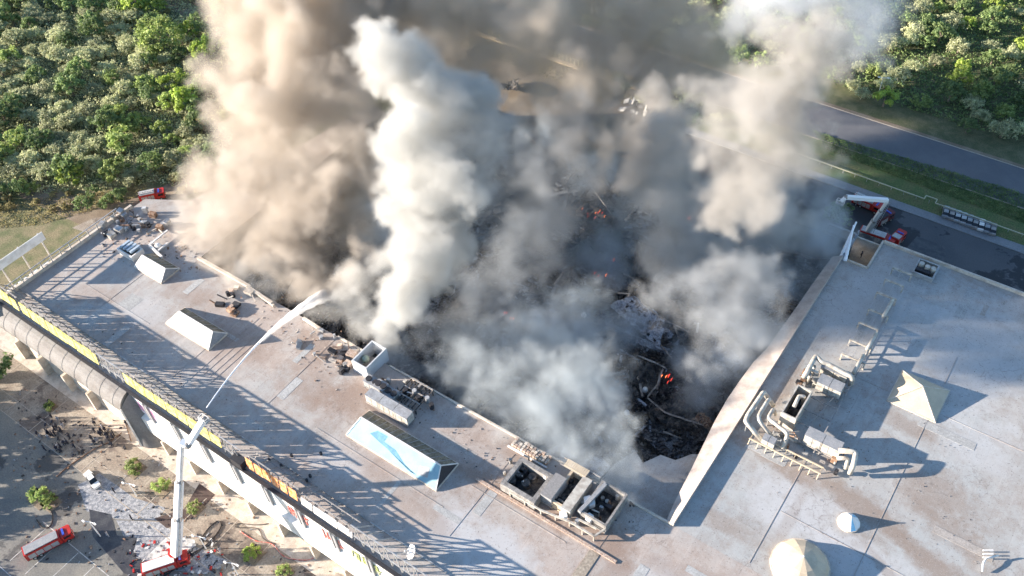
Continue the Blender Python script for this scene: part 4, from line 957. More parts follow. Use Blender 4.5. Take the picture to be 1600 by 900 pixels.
def tree(k, x, y, s, where, z=0, label=None, group=None, cat='tree'):
    if label is None:
        q = CR.T @ (np.array([x, y, 3.0]) - np.array([0, 0, H])); u, v = CX + F*q[0]/-q[2], CY - F*q[1]/-q[2]
        row = 'at the very top' if v < 40 else 'high up' if v < 110 else 'midway up' if v < 190 else 'low down'
        if u < 420: colw = 'at the left margin' if u < 60 else 'left part' if u < 150 else 'centre part' if u < 240 else 'towards the smoke'
        else: colw = 'behind the smoke' if u < 1250 else 'beside the smoke' if u < 1420 else 'right part' if u < 1545 else 'at the right margin'
        where = where + ', ' + row + ', ' + colw
        tp = at(236, 306, 0)
        if (x - tp.x)**2 + (y - tp.y)**2 < 60: return None
    me, tm = R_.choice(KINDS[k]); o = empty(k, (x, y, z), R_.uniform(0, 6.28)); s *= 1.0 if cat == 'shrub' else 1.22; o.scale = (s, s, s * R_.uniform(.85, 1.15))
    tag(o, label or (LBL[k] + ' ' + where), cat, group or (LBL[k] + 's ' + where))
    for nm, m in (('crown', me), ('trunk', tm)):
        c = bpy.data.objects.new(nm, m); COL.objects.link(c); c.parent = o
    return o
def inpoly(x, y, P):
    c = False
    for i in range(len(P)):
        (x0, y0), (x1, y1) = P[i-1], P[i]
        if (y0 > y) != (y1 > y) and x < (x1-x0)*(y-y0)/(y1-y0)+x0: c = not c
    return c
def scatter(poly_px, n, sep, fn):
    P = [tuple(at(a, b, 3))[:2] for a, b in poly_px]; xs = [p[0] for p in P]; ys = [p[1] for p in P]; pts = []
    for _ in range(n * 40):
        x, y = R_.uniform(min(xs), max(xs)), R_.uniform(min(ys), max(ys))
        if inpoly(x, y, P) and all((x-a)**2+(y-b)**2 > sep*sep for a, b in pts):
            pts.append((x, y)); fn(x, y)
            if len(pts) >= n: break
    return pts
# individually recognisable trees of the left-hand wood (photo pixels of crown centre)
wl_ = 'in the upper left wood'
for px, py, k, s, l in ((205,8,'bright_green_tree',1.0,'bright green tree touching the top edge, left of its twin'),(240,8,'bright_green_tree',.95,'bright green tree touching the top edge, right of its twin'),
    (250,62,'round_olive_tree',1.25,'largest round olive tree near the top, lit on its left'),(292,45,'bright_green_tree',.8,'small bright tree above right of the round olive tree'),
    (318,76,'bright_green_tree',.9,'round green tree close to the smoke edge'),(272,125,'bright_green_tree',.95,'tall bright green tree below the round olive tree'),(285,155,'bright_green_tree',1.0,'bright green tree below the tall one near the smoke'),
    (225,128,'mid_green_tree',.8,'pale green tree left of the tall bright one'),(238,150,'grey_brush_tree',.8,'grey brushy tree between two bright green ones'),
    (108,270,'bright_green_tree',.85,'bright green tree near the lower edge of the wood'),(178,262,'mid_green_tree',.9,'green tree at the lower edge of the wood above the grass'),(90,180,'bright_green_tree',.5,'slim bright green tree at the far left'),
    (185,215,'mid_green_tree',1.0,'full green tree in the lower middle of the wood'),(352,60,'bright_green_tree',.55,'small yellow-green tree half lost in the smoke edge')):
    p = at(px, py, 4); tree(k, p.x, p.y, s*1.2, wl_, label=l, group='single trees in the upper left wood')
DARK, GRB = ['dark_tree','dark_tree','mid_green_tree'], ['grey_brush_tree']*5 + ['mid_green_tree','dark_tree']
scatter([(-60,-60),(190,-60),(225,80),(215,190),(150,260),(-60,300)], 150, 5.2, lambda x, y: tree(R_.choice(GRB + (['dark_tree']*4 if at(0,0,3).x > x or R_.random() < .2 else [])), x, y, R_.uniform(.65,1.1), wl_))
scatter([(190,-60),(420,-60),(400,90),(370,200),(330,290),(215,290),(150,270),(215,190),(225,80)], 75, 5.0, lambda x, y: tree(R_.choice(DARK+['grey_brush_tree','dry_bush','mid_green_tree']), x, y, R_.uniform(.55,.95), wl_))
scatter([(300,160),(370,150),(320,290),(215,300),(180,290),(260,240)], 30, 3.6, lambda x, y: tree(R_.choice(['dry_bush','dry_bush','grey_brush_tree']), x, y, R_.uniform(.6,1.1), 'on the slope'))
scatter([(-80,285),(100,290),(240,288),(225,312),(60,318),(-80,318)], 26, 3.2, lambda x, y: tree(R_.choice(['dry_bush','dry_bush','mid_green_tree','dark_tree']), x, y, R_.uniform(.4,.7), 'along the grass edge'))
wr = 'in the right wood'
scatter([(1300,120),(1330,140),(1420,168),(1545,205),(1700,235),(1700,-60),(1180,-60),(1210,40)], 130, 5.0, lambda x, y: tree(R_.choice(['dark_tree','dark_tree','mid_green_tree','grey_brush_tree','grey_brush_tree','bright_green_tree']), x, y, R_.uniform(.55,1.05), wr))
scatter([(960,-60),(960,18),(1010,45),(1120,75),(1230,110),(1230,-60)], 60, 5.2, lambda x, y: tree(R_.choice(['dark_tree','grey_brush_tree','grey_brush_tree','mid_green_tree']), x, y, R_.uniform(.5,1.0), 'beyond the smoky road'))
scatter([(960,110),(1100,150),(1150,200),(1040,165),(960,135)], 12, 4, lambda x, y: tree(R_.choice(['dark_tree','grey_brush_tree']), x, y, R_.uniform(.4,.7), 'behind the scrap heap'))
scatter([(1295,318),(1325,322),(1322,340),(1297,340)], 4, 2.5, lambda x, y: tree('dark_tree', x, y, .5, 'under the white boom'))
# trees outside the left edge whose shadows reach into the plaza
for x, y, s in ((-172,7,1.25),(-179,13,1.35),(-168,0,1.0),(-196,22,1.5),(-190,15,1.3),(-188,27,1.3),(-158,-8,1.0),(-184,34,1.2)):
    tree('dark_tree', x, y, s, 'left of the plaza', label='tall dark tree at the left margin of the plaza', group='dark trees at the left margin of the plaza')
for px, py, s, l in ((77,634,.5,'small round green shrub beside the crowd'),(208,730,.72,'round green shrub in the paving below the canopy wing'),(252,760,.68,'round green shrub left of the mast beside the tarred path'),(304,792,.55,'dark green shrub just right of the mast'),
    (394,864,.66,'bright green shrub right of the hose loop'),(443,893,.55,'green shrub at the bottom edge below the facade'),(62,775,.8,'dark leafy shrub at the left margin of the plaza'),(78,784,.6,'ragged shrub beside the curled hose')):
    p = at(px, py, .6); tree('mid_green_tree' if s != .66 else 'bright_green_tree', p.x, p.y, s*.85, '', z=-1.3*s, label=l, group='shrubs in the plaza', cat='shrub')
    MB().box(p.x-2.4*s*1.3,p.x+2.4*s*1.3,p.y-2.2*s*1.2,p.y+2.2*s*1.2,0,.09).build('tree_pit', m_dirt, label='earth bed under the ' + l, cat='planting bed', group='planting beds in the plaza')
# undergrowth and grass tufts nobody could count
def tufts(name, poly_px, n, leaf, m, hgt, label, z=0):
    P = [tuple(at(a, b, z))[:2] for a, b in poly_px]; xs = [p[0] for p in P]; ys = [p[1] for p in P]
    c = NP.uniform((min(xs), min(ys)), (max(xs), max(ys)), (n*2, 2)); x, y = c[:, 0], c[:, 1]; ins = np.zeros(len(c), bool)
    for i in range(len(P)):
        (x0, y0), (x1, y1) = P[i-1], P[i]
        if y0 == y1: continue
        ins ^= ((y0 > y) != (y1 > y)) & (x < (x1-x0)*(y-y0)/(y1-y0)+x0)
    c = c[ins][:n]; n = len(c); 
    cl = np.sin(c[:,0]*.9+np.sin(c[:,1]*.7)*2)*np.sin(c[:,1]*.8+np.sin(c[:,0]*.5)*2)
    p = np.column_stack([c, z + NP.random(n)*hgt*np.clip(.6+.7*cl,.1,1.3)])
    nr = NP.normal(size=(n,3)) + np.array([0,0,.6]); nr /= np.linalg.norm(nr,axis=1)[:,None]; u = np.cross(nr, NP.normal(size=(n,3))); u /= np.linalg.norm(u,axis=1)[:,None]; v = np.cross(nr,u)
    s = (leaf*NP.uniform(.5,1.5,n))[:,None]; q = np.stack([p-u*s,p-v*s*.6,p+u*s,p+v*s*.6],1).reshape(-1,3)
    o = bpy.data.objects.new(name, leafmesh(name, q, m)); COL.objects.link(o); return tag(o, label, 'undergrowth', kind='stuff')
tufts('undergrowth', [(-100,-80),(430,-80),(400,90),(370,200),(330,295),(240,290),(60,305),(-100,320)], 90000, .3, m_leafO, 2.2, 'low grey-green undergrowth filling the upper left wood')
tufts('undergrowth', [(1300,130),(1430,174),(1560,212),(1760,250),(1760,-80),(960,-80),(960,20),(1100,75)], 70000, .32, m_leafD, 2.0, 'dark undergrowth beyond the right-hand road')
tufts('grass_tufts', [(1270,205),(1290,235),(1560,335),(1720,390),(1720,345),(1560,290)], 30000, .16, m_leafD, .5, 'rough grass on the verge between fence and road')
tufts('grass_tufts', [(-60,312),(60,310),(160,300),(230,290),(225,305),(140,330),(60,352),(-60,362)], 14000, .16, m_leafY, .5, 'dry grass strip left of the mall')
tufts('grass_tufts', [(700,15),(930,100),(1100,170),(1080,200),(900,140),(690,60)], 9000, .2, m_leafY, .6, 'dry weeds on the dirt beyond the rear wall')

# ------------------------------------------------------------------ burnt hall
ZF = 1.0
def rub(n, seed):
    rng = np.random.default_rng(seed); mbv = []; fc = []
    x = rng.uniform(-156, -30.5, n); y = rng.uniform(82, 171, n)
    hz = 2.6 * (np.sin(x*.21+1)*np.sin(y*.17+2) + 1) * rng.random(n) ** 1.5
    s = rng.uniform(.12, .75, n) * rng.uniform(.5, 1.3, n)
    for i in range(n):
        a = rng.uniform(0, 3.14); L_ = s[i] * rng.choice([1, 1, 1, 3.5]); w_ = s[i]*rng.uniform(.2,.8); tz = rng.uniform(-.5,.5)
        ux = np.array([math.cos(a), math.sin(a), tz]) * L_; uy = np.array([-math.sin(a), math.cos(a), rng.uniform(-.3,.3)]) * w_; uz = np.array([0,0,s[i]*rng.uniform(.1,.5)])
        c = np.array([x[i], y[i], ZF + hz[i]]); k = len(mbv)
        for d in (-1, 1):
            for p_, q_ in ((-1,-1),(1,-1),(1,1),(-1,1)): mbv.append(c + p_*ux + q_*uy + d*uz)
        fc += [(k+a_, k+b_, k+c_, k+d_) for a_, b_, c_, d_ in ((3,2,1,0),(4,5,6,7),(0,1,5,4),(1,2,6,5),(2,3,7,6),(3,0,4,7))]
    return mbv, fc
for sd, n, m, nm in ((1, 9000, m_burnt, 'charred rubble covering the burnt hall floor'), (2, 2600, m_char, 'twisted charred metal scraps in the burnt hall'), (3, 900, m_ash, 'pale ash-coated scraps in the burnt hall')):
    v, f = rub(n, sd); me = bpy.data.meshes.new('rubble'); me.from_pydata([tuple(q) for q in v], [], f); me.materials.append(m); o = bpy.data.objects.new('rubble', me); COL.objects.link(o); tag(o, nm, 'rubble', kind='stuff')
def crumple(poly, z0, z1, seed, m, label, cat='roof sheet', corr=True):
    """sagging corrugated sheet; poly = 4 photo pixels, z0/z1 heights at its near / far edge"""
    r = random.Random(seed); P = [at(a, b, z) for (a, b), z in zip(poly, (z0, z0, z1, z1))]; n, k = 22, 9; mb = MB(); ph = r.uniform(0, 6)
    for i in range(n + 1):
        for j in range(k + 1):
            u, v = i/n, j/k; p = P[0].lerp(P[1], u).lerp(P[3].lerp(P[2], u), v)
            p.z += .9*math.sin(u*5+ph)*math.sin(v*3.1) + r.uniform(-.25,.25) + (.16 if (i % 2 and corr) else 0); p.x += r.uniform(-.2,.2); p.y += r.uniform(-.2,.2); mb.v.append(tuple(p))
    for i in range(n):
        for j in range(k):
            if r.random() < .06: continue
            a = i*(k+1)+j; mb.f.append((a, a+k+1, a+k+2, a+1))
    return mb.build('fallen_roof_sheet', m, label=label, cat=cat, group='fallen roof sheets in the burnt hall')
crumple([(952,478),(1030,545),(1040,500),(990,462)], 6, 8, 1, m_ash, 'pale blue-grey ash covered roof sheet in the middle of the burnt hall')
crumple([(995,375),(1045,395),(1030,440),(985,430)], 9, 5, 2, m_char, 'dark ribbed roof sheet hanging upright near the far middle')
crumple([(990,462),(1070,520),(1090,500),(1010,440)], 7, 8, 3, m_char, 'dark sagging roof sheet beside the ash covered one')
crumple([(985,560),(1035,575),(1025,620),(980,600)], 8, 4, 4, m_char, 'torn brown roof sheet near the red flame')
crumple([(1060,380),(1115,400),(1105,420),(1050,400)], 8, 7, 5, m_ash, 'pale roof sheet strip at the far side half in smoke')
crumple([(1010,640),(1060,680),(1095,650),(1050,620)], 3, 4, 6, m_char, 'scorched sheet lying near the right pit edge')
crumple([(700,480),(780,520),(820,480),(740,450)], 5, 6, 7, m_char, 'black roof sheet under the white smoke')
crumple([(880,330),(960,380),(980,350),(900,310)], 5, 6, 8, m_char, 'black roof sheet beside the largest embers')
crumple([(1100,560),(1150,600),(1170,570),(1120,530)], 3, 6, 9, m_ash, 'grey roof sheet leaning to the right wall of the pit')
crumple([(780,130),(812,122),(808,142),(786,140)], 1.2, 2.6, 11, m_char, 'blackened shed roof piece beyond the hall, beside the white smoke')
rs = random.Random(77)
for i in range(22):
    cx_, cy_ = rs.uniform(930, 1130), rs.uniform(390, 700); P_ = at(cx_, cy_, 4)
    if not (-150 < P_.x < -36 and 84 < P_.y < 168): continue
    a_ = rs.uniform(-.9, .9); l_, w_ = rs.uniform(14, 34), rs.uniform(8, 18); c_, s_ = math.cos(a_), math.sin(a_); z_ = rs.uniform(2.5, 5)
    crumple([(cx_-l_*c_-w_*s_*.5, cy_-l_*s_+w_*c_*.5), (cx_+l_*c_-w_*s_*.5, cy_+l_*s_+w_*c_*.5), (cx_+l_*c_+w_*s_*.5, cy_+l_*s_-w_*c_*.5), (cx_-l_*c_+w_*s_*.5, cy_-l_*s_-w_*c_*.5)], z_, z_ + rs.uniform(-1, 2.5), 100+i, rs.choice([m_char, m_char, m_ash, m_rust]), 'crumpled %s roof sheet in the black debris, %s' % (rs.choice(('small', 'narrow', 'torn', 'bent')), ('far side' if cy_ < 470 else 'middle' if cy_ < 580 else 'near side') + (' left' if cx_ < 1000 else ' centre' if cx_ < 1060 else ' right')))
def beam(pts, label, r=.22, m=m_steel):
    P = [at(a, b, z) for a, b, z in pts]; Q = []
    for i in range(len(P)-1):
        for t in (0, .34, .67): Q.append(P[i].lerp(P[i+1], t) + Vector((0,0,.25*math.sin(i*3+t*9))))
    Q.append(P[-1]); return MB().tube(Q, r, 5).build('steel_beam', m, label=label, cat='steel beam', group='buckled steel beams in the burnt hall')
m_pbeam = mat('pale_scorched_steel', (.38,.34,.3), .8, col2=(.14,.12,.11), scale=.8, c2amt=.9)
for i, b in enumerate(([(997,380,9),(1022,390,9),(1046,396,9)],[(1046,396,9),(1036,415,7),(1026,435,4)],[(965,458,8),(984,459,8)],[(984,459,8),(978,475,7),(966,498,5)],[(990,463,8),(1030,495,8),(1078,520,7)],[(974,427,7),(1000,441,7)],
          [(866,445,8),(880,425,9)],[(995,555,9),(1022,566,9),(1040,575,9)],[(1036,576,9),(1028,600,7),(1012,620,4)],[(1034,580,8),(1026,608,6)],[(1012,622,4),(1040,645,5),(1075,657,5),(1100,664,5)],[(1036,674,3),(1066,686,3)],
          [(1000,600,5),(1004,620,5)],[(975,640,3),(1000,660,4)],[(1110,435,7),(1140,437,7)],[(1085,415,7),(1100,420,7)],[(1060,640,4),(1090,668,3)],[(1120,600,5),(1135,607,4)],[(1050,500,6),(1062,530,4)],[(990,680,3),(1020,690,3)],
          [(800,460,5),(790,500,4)],[(870,360,6),(900,380,5)],[(1000,500,4),(1050,560,5)],[(930,300,5),(960,340,5)],[(1130,640,3),(1150,620,6)])):
    beam(b, 'buckled pale steel beam among the black debris' if i > 11 else ('pale beam along the top of the upright ribbed sheet','pale beam down the right side of the upright ribbed sheet','short pale beam left of the ash covered sheet','bent beam running down to the ash covered sheet','long thin beam right of the ash covered sheet','short beam above the ash covered sheet','bright bent beam at the left of the clear patch','pale beam along the top of the torn brown sheet','pale beam down the right side of the torn brown sheet','second beam beside the torn brown sheet','long curved beam towards the right pit edge','short pale beam in the black debris at the lower middle')[i], .2 if i%3 else .28, m_pbeam)
MB().obox(tuple(at(1090,512,7)), (.2,0,0),(0,.2,0),(0,0,1.6)).build('post_stub', m_bright, label='small white upright stub in the thin smoke', cat='post')
for i, q in enumerate(((1000,591),(1008,609),(979,645),(912,492),(1024,610))):
    p = at(*q, 4); MB().ball(tuple(p), .75, 7).build('white_drum', m_bright, label='white scrap lump in the burnt hall, %s' % ('beside the torn sheet','left of the second beam','lower left in the black debris','in thin smoke at the middle','under the red flame')[i], cat='drum', group='white lumps in the burnt hall')
m_flame = emis('orange_flame', (1.0, .22, .07), .8); m_ember = emis('red_ember', (.8, .06, .04), .5)
def flames(px, py, n, spread, label, z=8, sz=.8):
    c = at(px, py, z); o = empty('flame_cluster', tuple(c), label=label, cat='fire', group='small fires in the burnt hall')
    for i in range(n):
        x, y = c.x + R_.gauss(0, spread), c.y + R_.gauss(0, spread*.7); hh = R_.uniform(.3, .9)*sz; w_ = R_.uniform(.05, .12)*sz
        MB().tube([(x,y,z-.4),(x+.1,y,z+hh*.35),(x+.25,y+.1,z+hh*.7),(x+.35,y+.1,z+hh)], [w_*.6,w_,w_*.55,.02], 6).build('flame', m_flame if i%2 else m_ember, o, smooth=True)
flames(932,335,9,1.9,'largest patch of red embers in the dark smoke'); flames(1072,341,4,.6,'single orange flame right of the largest embers', z=12, sz=1.3); flames(1040,592,5,.6,'red flame beside the torn brown sheet', sz=1.4)
flames(793,492,4,.7,'small red flame under the white smoke'); flames(936,430,3,.8,'faint embers left of the upright sheet'); flames(960,408,2,.6,'tiny embers above the upright sheet')

# ------------------------------------------------------------------ small clutter
def litter(name, poly_px, n, z, smin, smax, mats, label, seed):
    """loose scraps nobody could count, one object per material"""
    r = random.Random(seed); P = [tuple(at(a, b, z))[:2] for a, b in poly_px]; xs = [p[0] for p in P]; ys = [p[1] for p in P]
    mbs = [MB() for _ in mats]; k = 0
    while k < n:
        x, y = r.uniform(min(xs), max(xs)), r.uniform(min(ys), max(ys))
        if not inpoly(x, y, P): continue
        k += 1; a = r.uniform(0, 3.14); L_ = r.uniform(smin, smax); w_ = L_ * r.uniform(.15, .7); h = r.uniform(.03, .25) * (L_ ** .5)
        r.choice(mbs).obox((x, y, z + h), (math.cos(a)*L_, math.sin(a)*L_, 0), (-math.sin(a)*w_, math.cos(a)*w_, 0), (0, 0, h))
    for mb, m in zip(mbs, mats):
        if mb.v: mb.build(name, m, label=label, kind='stuff')
litter('roof_debris', [(395,440),(600,530),(570,620),(480,600),(440,520),(350,490)], 220, RZ, .04, .2, [m_rust, m_steel, m_char, m_cream], 'scraps and dirt on the front roof beside the burnt edge', 1)
litter('roof_debris', [(560,600),(680,640),(810,690),(1010,800),(1000,850),(780,780),(700,700)], 200, RZ, .04, .18, [m_rust, m_steel, m_char], 'scraps on the front roof round the plant', 2)
litter('roof_debris', [(1170,660),(1240,560),(1330,600),(1360,740),(1230,730)], 150, RZ, .04, .2, [m_rust, m_steel, m_duct], 'scraps round the right roof plant', 3)
litter('roof_debris', [(1330,690),(1543,560),(1543,890),(1390,860),(1190,780)], 160, RZ, .03, .09, [m_char, m_steel], 'specks of debris on the right roof', 4)
litter('roof_debris', [(180,330),(330,400),(300,440),(150,400)], 200, RZ, .06, .35, [m_rust, m_steel, m_char, m_galv], 'broken plant scraps in the far left roof corner', 5)
litter('roof_debris', [(60,480),(620,870),(700,895),(560,760),(230,540),(100,470)], 60, RZ, .05, .16, [m_char, m_steel], 'small scraps along the billboard trusses', 6)
litter('street_litter', [(20,600),(200,640),(330,760),(560,900),(60,900),(20,800)], 420, .03, .05, .3, [m_dark, m_rust, m_rust, m_hose, m_grey], 'litter and equipment scattered on the plaza', 7)
litter('street_litter', [(205,840),(330,835),(380,900),(200,900)], 150, .05, .1, .45, [m_red, m_white, m_dark, m_galv], 'hose gear and equipment round the boom engine', 8)
litter('street_litter', [(60,650),(190,665),(200,700),(60,720)], 60, .03, .1, .45, [m_dark, m_hose, m_navy], 'dark gear lying among the crowd', 9)
# small cabinets and pipes crowding the wrecked plant enclosures
for (px, py), n, sd in (((815,745),16,1),((880,770),12,2),((915,790),12,3),((945,785),9,4),((600,600),12,5),((640,615),12,6),((1235,685),10,7),((1258,590),10,8),((1300,715),8,9)):
    r = random.Random(sd*7); c = at(px, py, 17)
    for i in range(n):
        x, y = c.x + r.gauss(0, 1.7), c.y + r.gauss(0, 1.5); m = r.choice([m_plant, m_galv, m_dark, m_duct, m_rust]); kd = r.random(); z0 = RZ + .15
        lab = 'small %s fitting crowded into the rooftop plant' % {m_plant: 'sooty', m_galv: 'grey', m_dark: 'black', m_duct: 'cream', m_rust: 'rusty'}[m]
        mb = MB()
        if kd < .4: mb.box(x-r.uniform(.2,.6), x+r.uniform(.2,.6), y-r.uniform(.2,.5), y+r.uniform(.2,.5), z0, z0+r.uniform(.5,1.7))
        elif kd < .7: mb.tube([(x,y,z0),(x,y,z0+1.3),(x+r.uniform(-1.5,1.5),y+r.uniform(-.8,.8),z0+1.5)], r.uniform(.1,.22), 7)
        else: mb.cyl((x,y), r.uniform(.2,.45), z0, z0+r.uniform(.5,1.5), 10)
        mb.build('plant_fitting', m, label=lab, cat='fitting', group='small fittings crowded into the rooftop plant')

# ------------------------------------------------------------------ smoke
def sm(a): a = np.clip(a, 0, 1); return a*a*(3-2*a)
def vnoise(shape, cell, rng):
    """trilinear value noise on a grid"""
    out = rng.random([int(n / cell) + 3 for n in shape]).astype(np.float32)
    for ax, n in enumerate(shape):
        c = np.arange(n) / cell; i = c.astype(int); f = sm(c - i).astype(np.float32); sh = [1, 1, 1]; sh[ax] = n; f = f.reshape(sh)
        out = np.take(out, i, ax) * (1 - f) + np.take(out, i + 1, ax) * f
    return out
def fbm(shape, cell, rng, octs=4, gain=.55):
    s, a, t = 0, 1, 0
    for _ in range(octs):
        s = s + a * vnoise(shape, max(cell, 1.01), rng); t += a; a *= gain; cell /= 2
    return s / t
def smoke(name, label, puffs, vs, color, dens, seed, soft=.45, erode=.5, kids=12, kid2=4, kr=.45, edge=1.0, aniso=.1, cellm=14, absorb=None, zmin=.8, fine=.35, warp=3.0):
    """puffs: (photo x, photo y, height, photo radius, strength); billows grow on every puff"""
    rng = np.random.default_rng(seed); S = []
    for px, py, z, rp, *st in puffs:
        st = st[0] if st else 1.0; c = np.array(at(px, py, z)); dep = (c - np.array([0,0,H])) @ np.array([-.41955895,.54054168,-.72923589]); r = rp * dep / F * .92
        S.append((c, r, st))
        for _ in range(kids):
            d = rng.normal(size=3); d /= np.linalg.norm(d); r1 = r * kr * rng.uniform(.7, 1.25); c1 = c + d * r * rng.uniform(.6, .95); S.append((c1, r1, st))
            for _ in range(kid2):
                d = rng.normal(size=3); d /= np.linalg.norm(d); S.append((c1 + d*r1*.85, r1*.45*rng.uniform(.7, 1.3), st))
    C = np.array([s[0] for s in S]); Rr = np.array([s[1] for s in S]); mn = (C - Rr[:, None]).min(0) - 2; mx = (C + Rr[:, None]).max(0) + 2
    mn[2] = max(mn[2], zmin); mx[2] = min(mx[2], 150); shp = np.ceil((mx - mn) / vs).astype(int) + 1
    g = np.zeros(shp, np.float32)
    for c, r, st in S:
        lo = np.maximum(0, np.floor((c - r - mn) / vs).astype(int)); hi = np.minimum(shp, np.ceil((c + r - mn) / vs).astype(int) + 1)
        if (hi <= lo).any(): continue
        ax = [(mn[i] + vs*np.arange(lo[i], hi[i]) - c[i])**2 for i in range(3)]
        d = np.sqrt(ax[0][:,None,None] + ax[1][None,:,None] + ax[2][None,None,:]) / r
        v = (st * sm((1 - d) / soft)).astype(np.float32)
        sl = tuple(slice(a, b) for a, b in zip(lo, hi)); g[sl] = np.maximum(g[sl], v)
    # torn, curling edges: sample the billows at noise-displaced positions
    wi = []
    for ax in range(3):
        dsp = (fbm(g.shape, 9 / vs, rng, 3) - .5) * 2 * warp * 1.6 / vs; sh = [1,1,1]; sh[ax] = g.shape[ax]
        wi.append(np.clip(np.arange(g.shape[ax]).reshape(sh) + dsp + .5, 0, g.shape[ax]-1).astype(np.int32))
    g = g[wi[0], wi[1], wi[2]]
    n = fbm(g.shape, cellm / vs, rng); n2 = fbm(g.shape, 3.0 / vs, rng, 3, .7)
    g = g * (1 - erode * sm((n - .3) / .4)) - fine * (n2 - .25) * (g > 0) * (1.15 - np.minimum(g, 1)); g = np.clip(g, 0, 4)
    g[[0,-1]] = 0; g[:, [0,-1]] = 0; g[:, :, [0,-1]] = 0
    me = bpy.data.meshes.new(name); me.vertices.add(g.size); a = me.attributes.new('density', 'FLOAT', 'POINT'); a.data.foreach_set('value', g.ravel())
    m = bpy.data.materials.new(name); m.use_nodes = True; nt = m.node_tree; N = nt.nodes; L = nt.links; N.remove(N['Principled BSDF'])
    pv = N.new('ShaderNodeVolumePrincipled'); pv.inputs['Color'].default_value = (*color, 1); pv.inputs['Density'].default_value = dens; pv.inputs['Anisotropy'].default_value = aniso
    if absorb: pv.inputs['Absorption Color'].default_value = (*absorb, 1)
    L.new(pv.outputs[0], N['Material Output'].inputs['Volume'])
    ng = bpy.data.node_groups.new(name, 'GeometryNodeTree')
    for io in ('INPUT', 'OUTPUT'): ng.interface.new_socket('Geometry', in_out=io, socket_type='NodeSocketGeometry')
    N = ng.nodes; L = ng.links; gi = N.new('NodeGroupInput'); go = N.new('NodeGroupOutput'); vc = N.new('GeometryNodeVolumeCube')
    vc.inputs['Min'].default_value = mn; vc.inputs['Max'].default_value = mn + vs * (np.array(g.shape) - 1)
    for k, v in zip('XYZ', g.shape): vc.inputs['Resolution ' + k].default_value = int(v)
    pos = N.new('GeometryNodeInputPosition'); sub = N.new('ShaderNodeVectorMath'); sub.operation = 'SUBTRACT'; sub.inputs[1].default_value = mn; L.new(pos.outputs[0], sub.inputs[0])
    dv = N.new('ShaderNodeVectorMath'); dv.operation = 'SCALE'; dv.inputs['Scale'].default_value = 1 / vs; L.new(sub.outputs[0], dv.inputs[0])
    sp = N.new('ShaderNodeSeparateXYZ'); L.new(dv.outputs[0], sp.inputs[0])
    def mth(op, a, b=None):
        q = N.new('ShaderNodeMath'); q.operation = op
        for i, v in enumerate((a, b)):
            if v is None: continue
            if isinstance(v, (int, float)): q.inputs[i].default_value = v
            else: L.new(v, q.inputs[i])
        return q.outputs[0]
    r = [mth('ROUND', sp.outputs[i]) for i in range(3)]
    idx = mth('ADD', mth('MULTIPLY', mth('ADD', mth('MULTIPLY', r[0], int(g.shape[1])), r[1]), int(g.shape[2])), r[2])
    si = N.new('GeometryNodeSampleIndex'); si.data_type = 'FLOAT'; si.domain = 'POINT'; na = N.new('GeometryNodeInputNamedAttribute'); na.data_type = 'FLOAT'; na.inputs['Name'].default_value = 'density'
    L.new(gi.outputs[0], si.inputs['Geometry']); L.new(na.outputs[0], si.inputs['Value']); L.new(idx, si.inputs['Index']); L.new(si.outputs[0], vc.inputs['Density'])
    smt = N.new('GeometryNodeSetMaterial'); smt.inputs['Material'].default_value = m; L.new(vc.outputs[0], smt.inputs['Geometry']); L.new(smt.outputs[0], go.inputs[0])
    o = bpy.data.objects.new(name, me); COL.objects.link(o); o.modifiers.new('density', 'NODES').node_group = ng; me.materials.append(m)
    print('smoke', name, g.shape, g.size)
    return tag(o, label, 'smoke', kind='stuff')

BROWN = [(400,440,17.5,28,.8),(440,455,17.5,30,.9),(490,450,18,34,.8),(540,440,20,40,.8),(570,410,22,40,.8),(380,425,18,24,.8),(350,415,17.5,20,.6),(620,-20,60,80,1),(700,10,56,70,.8),(300,345,20,42,.7),(275,320,22,26,.5),(350,385,20,45),(410,410,20,50),(455,430,19,36,.9),(480,395,22,50),(380,335,28,70),(465,330,32,78),(545,350,26,58),(340,285,34,62),(430,255,42,88),(525,265,42,84),
  (370,200,48,66),(450,165,54,100),(540,170,54,90),(400,100,62,84),(490,70,70,110),(370,30,70,62),(440,-40,80,120),(560,-30,82,120),(600,60,66,70,.8),(660,-40,80,90,.8),(360,-60,80,70)]
WHITE = [(592,540,19,16),(600,522,21,26),(612,495,25,36),(628,455,30,50),(645,408,35,64),(690,408,33,52),(655,352,38,62),(705,375,34,44),(622,325,40,42),(640,280,44,58),(690,262,47,82),(650,210,51,72),(738,205,50,54),
  (690,160,56,74),(640,110,61,64),(735,140,55,42),(600,85,66,48),(585,55,68,34),(720,300,44,56),(530,470,20,36,.6),(560,500,19,30,.6),(500,480,19,24,.5),(545,440,23,40,.7)]
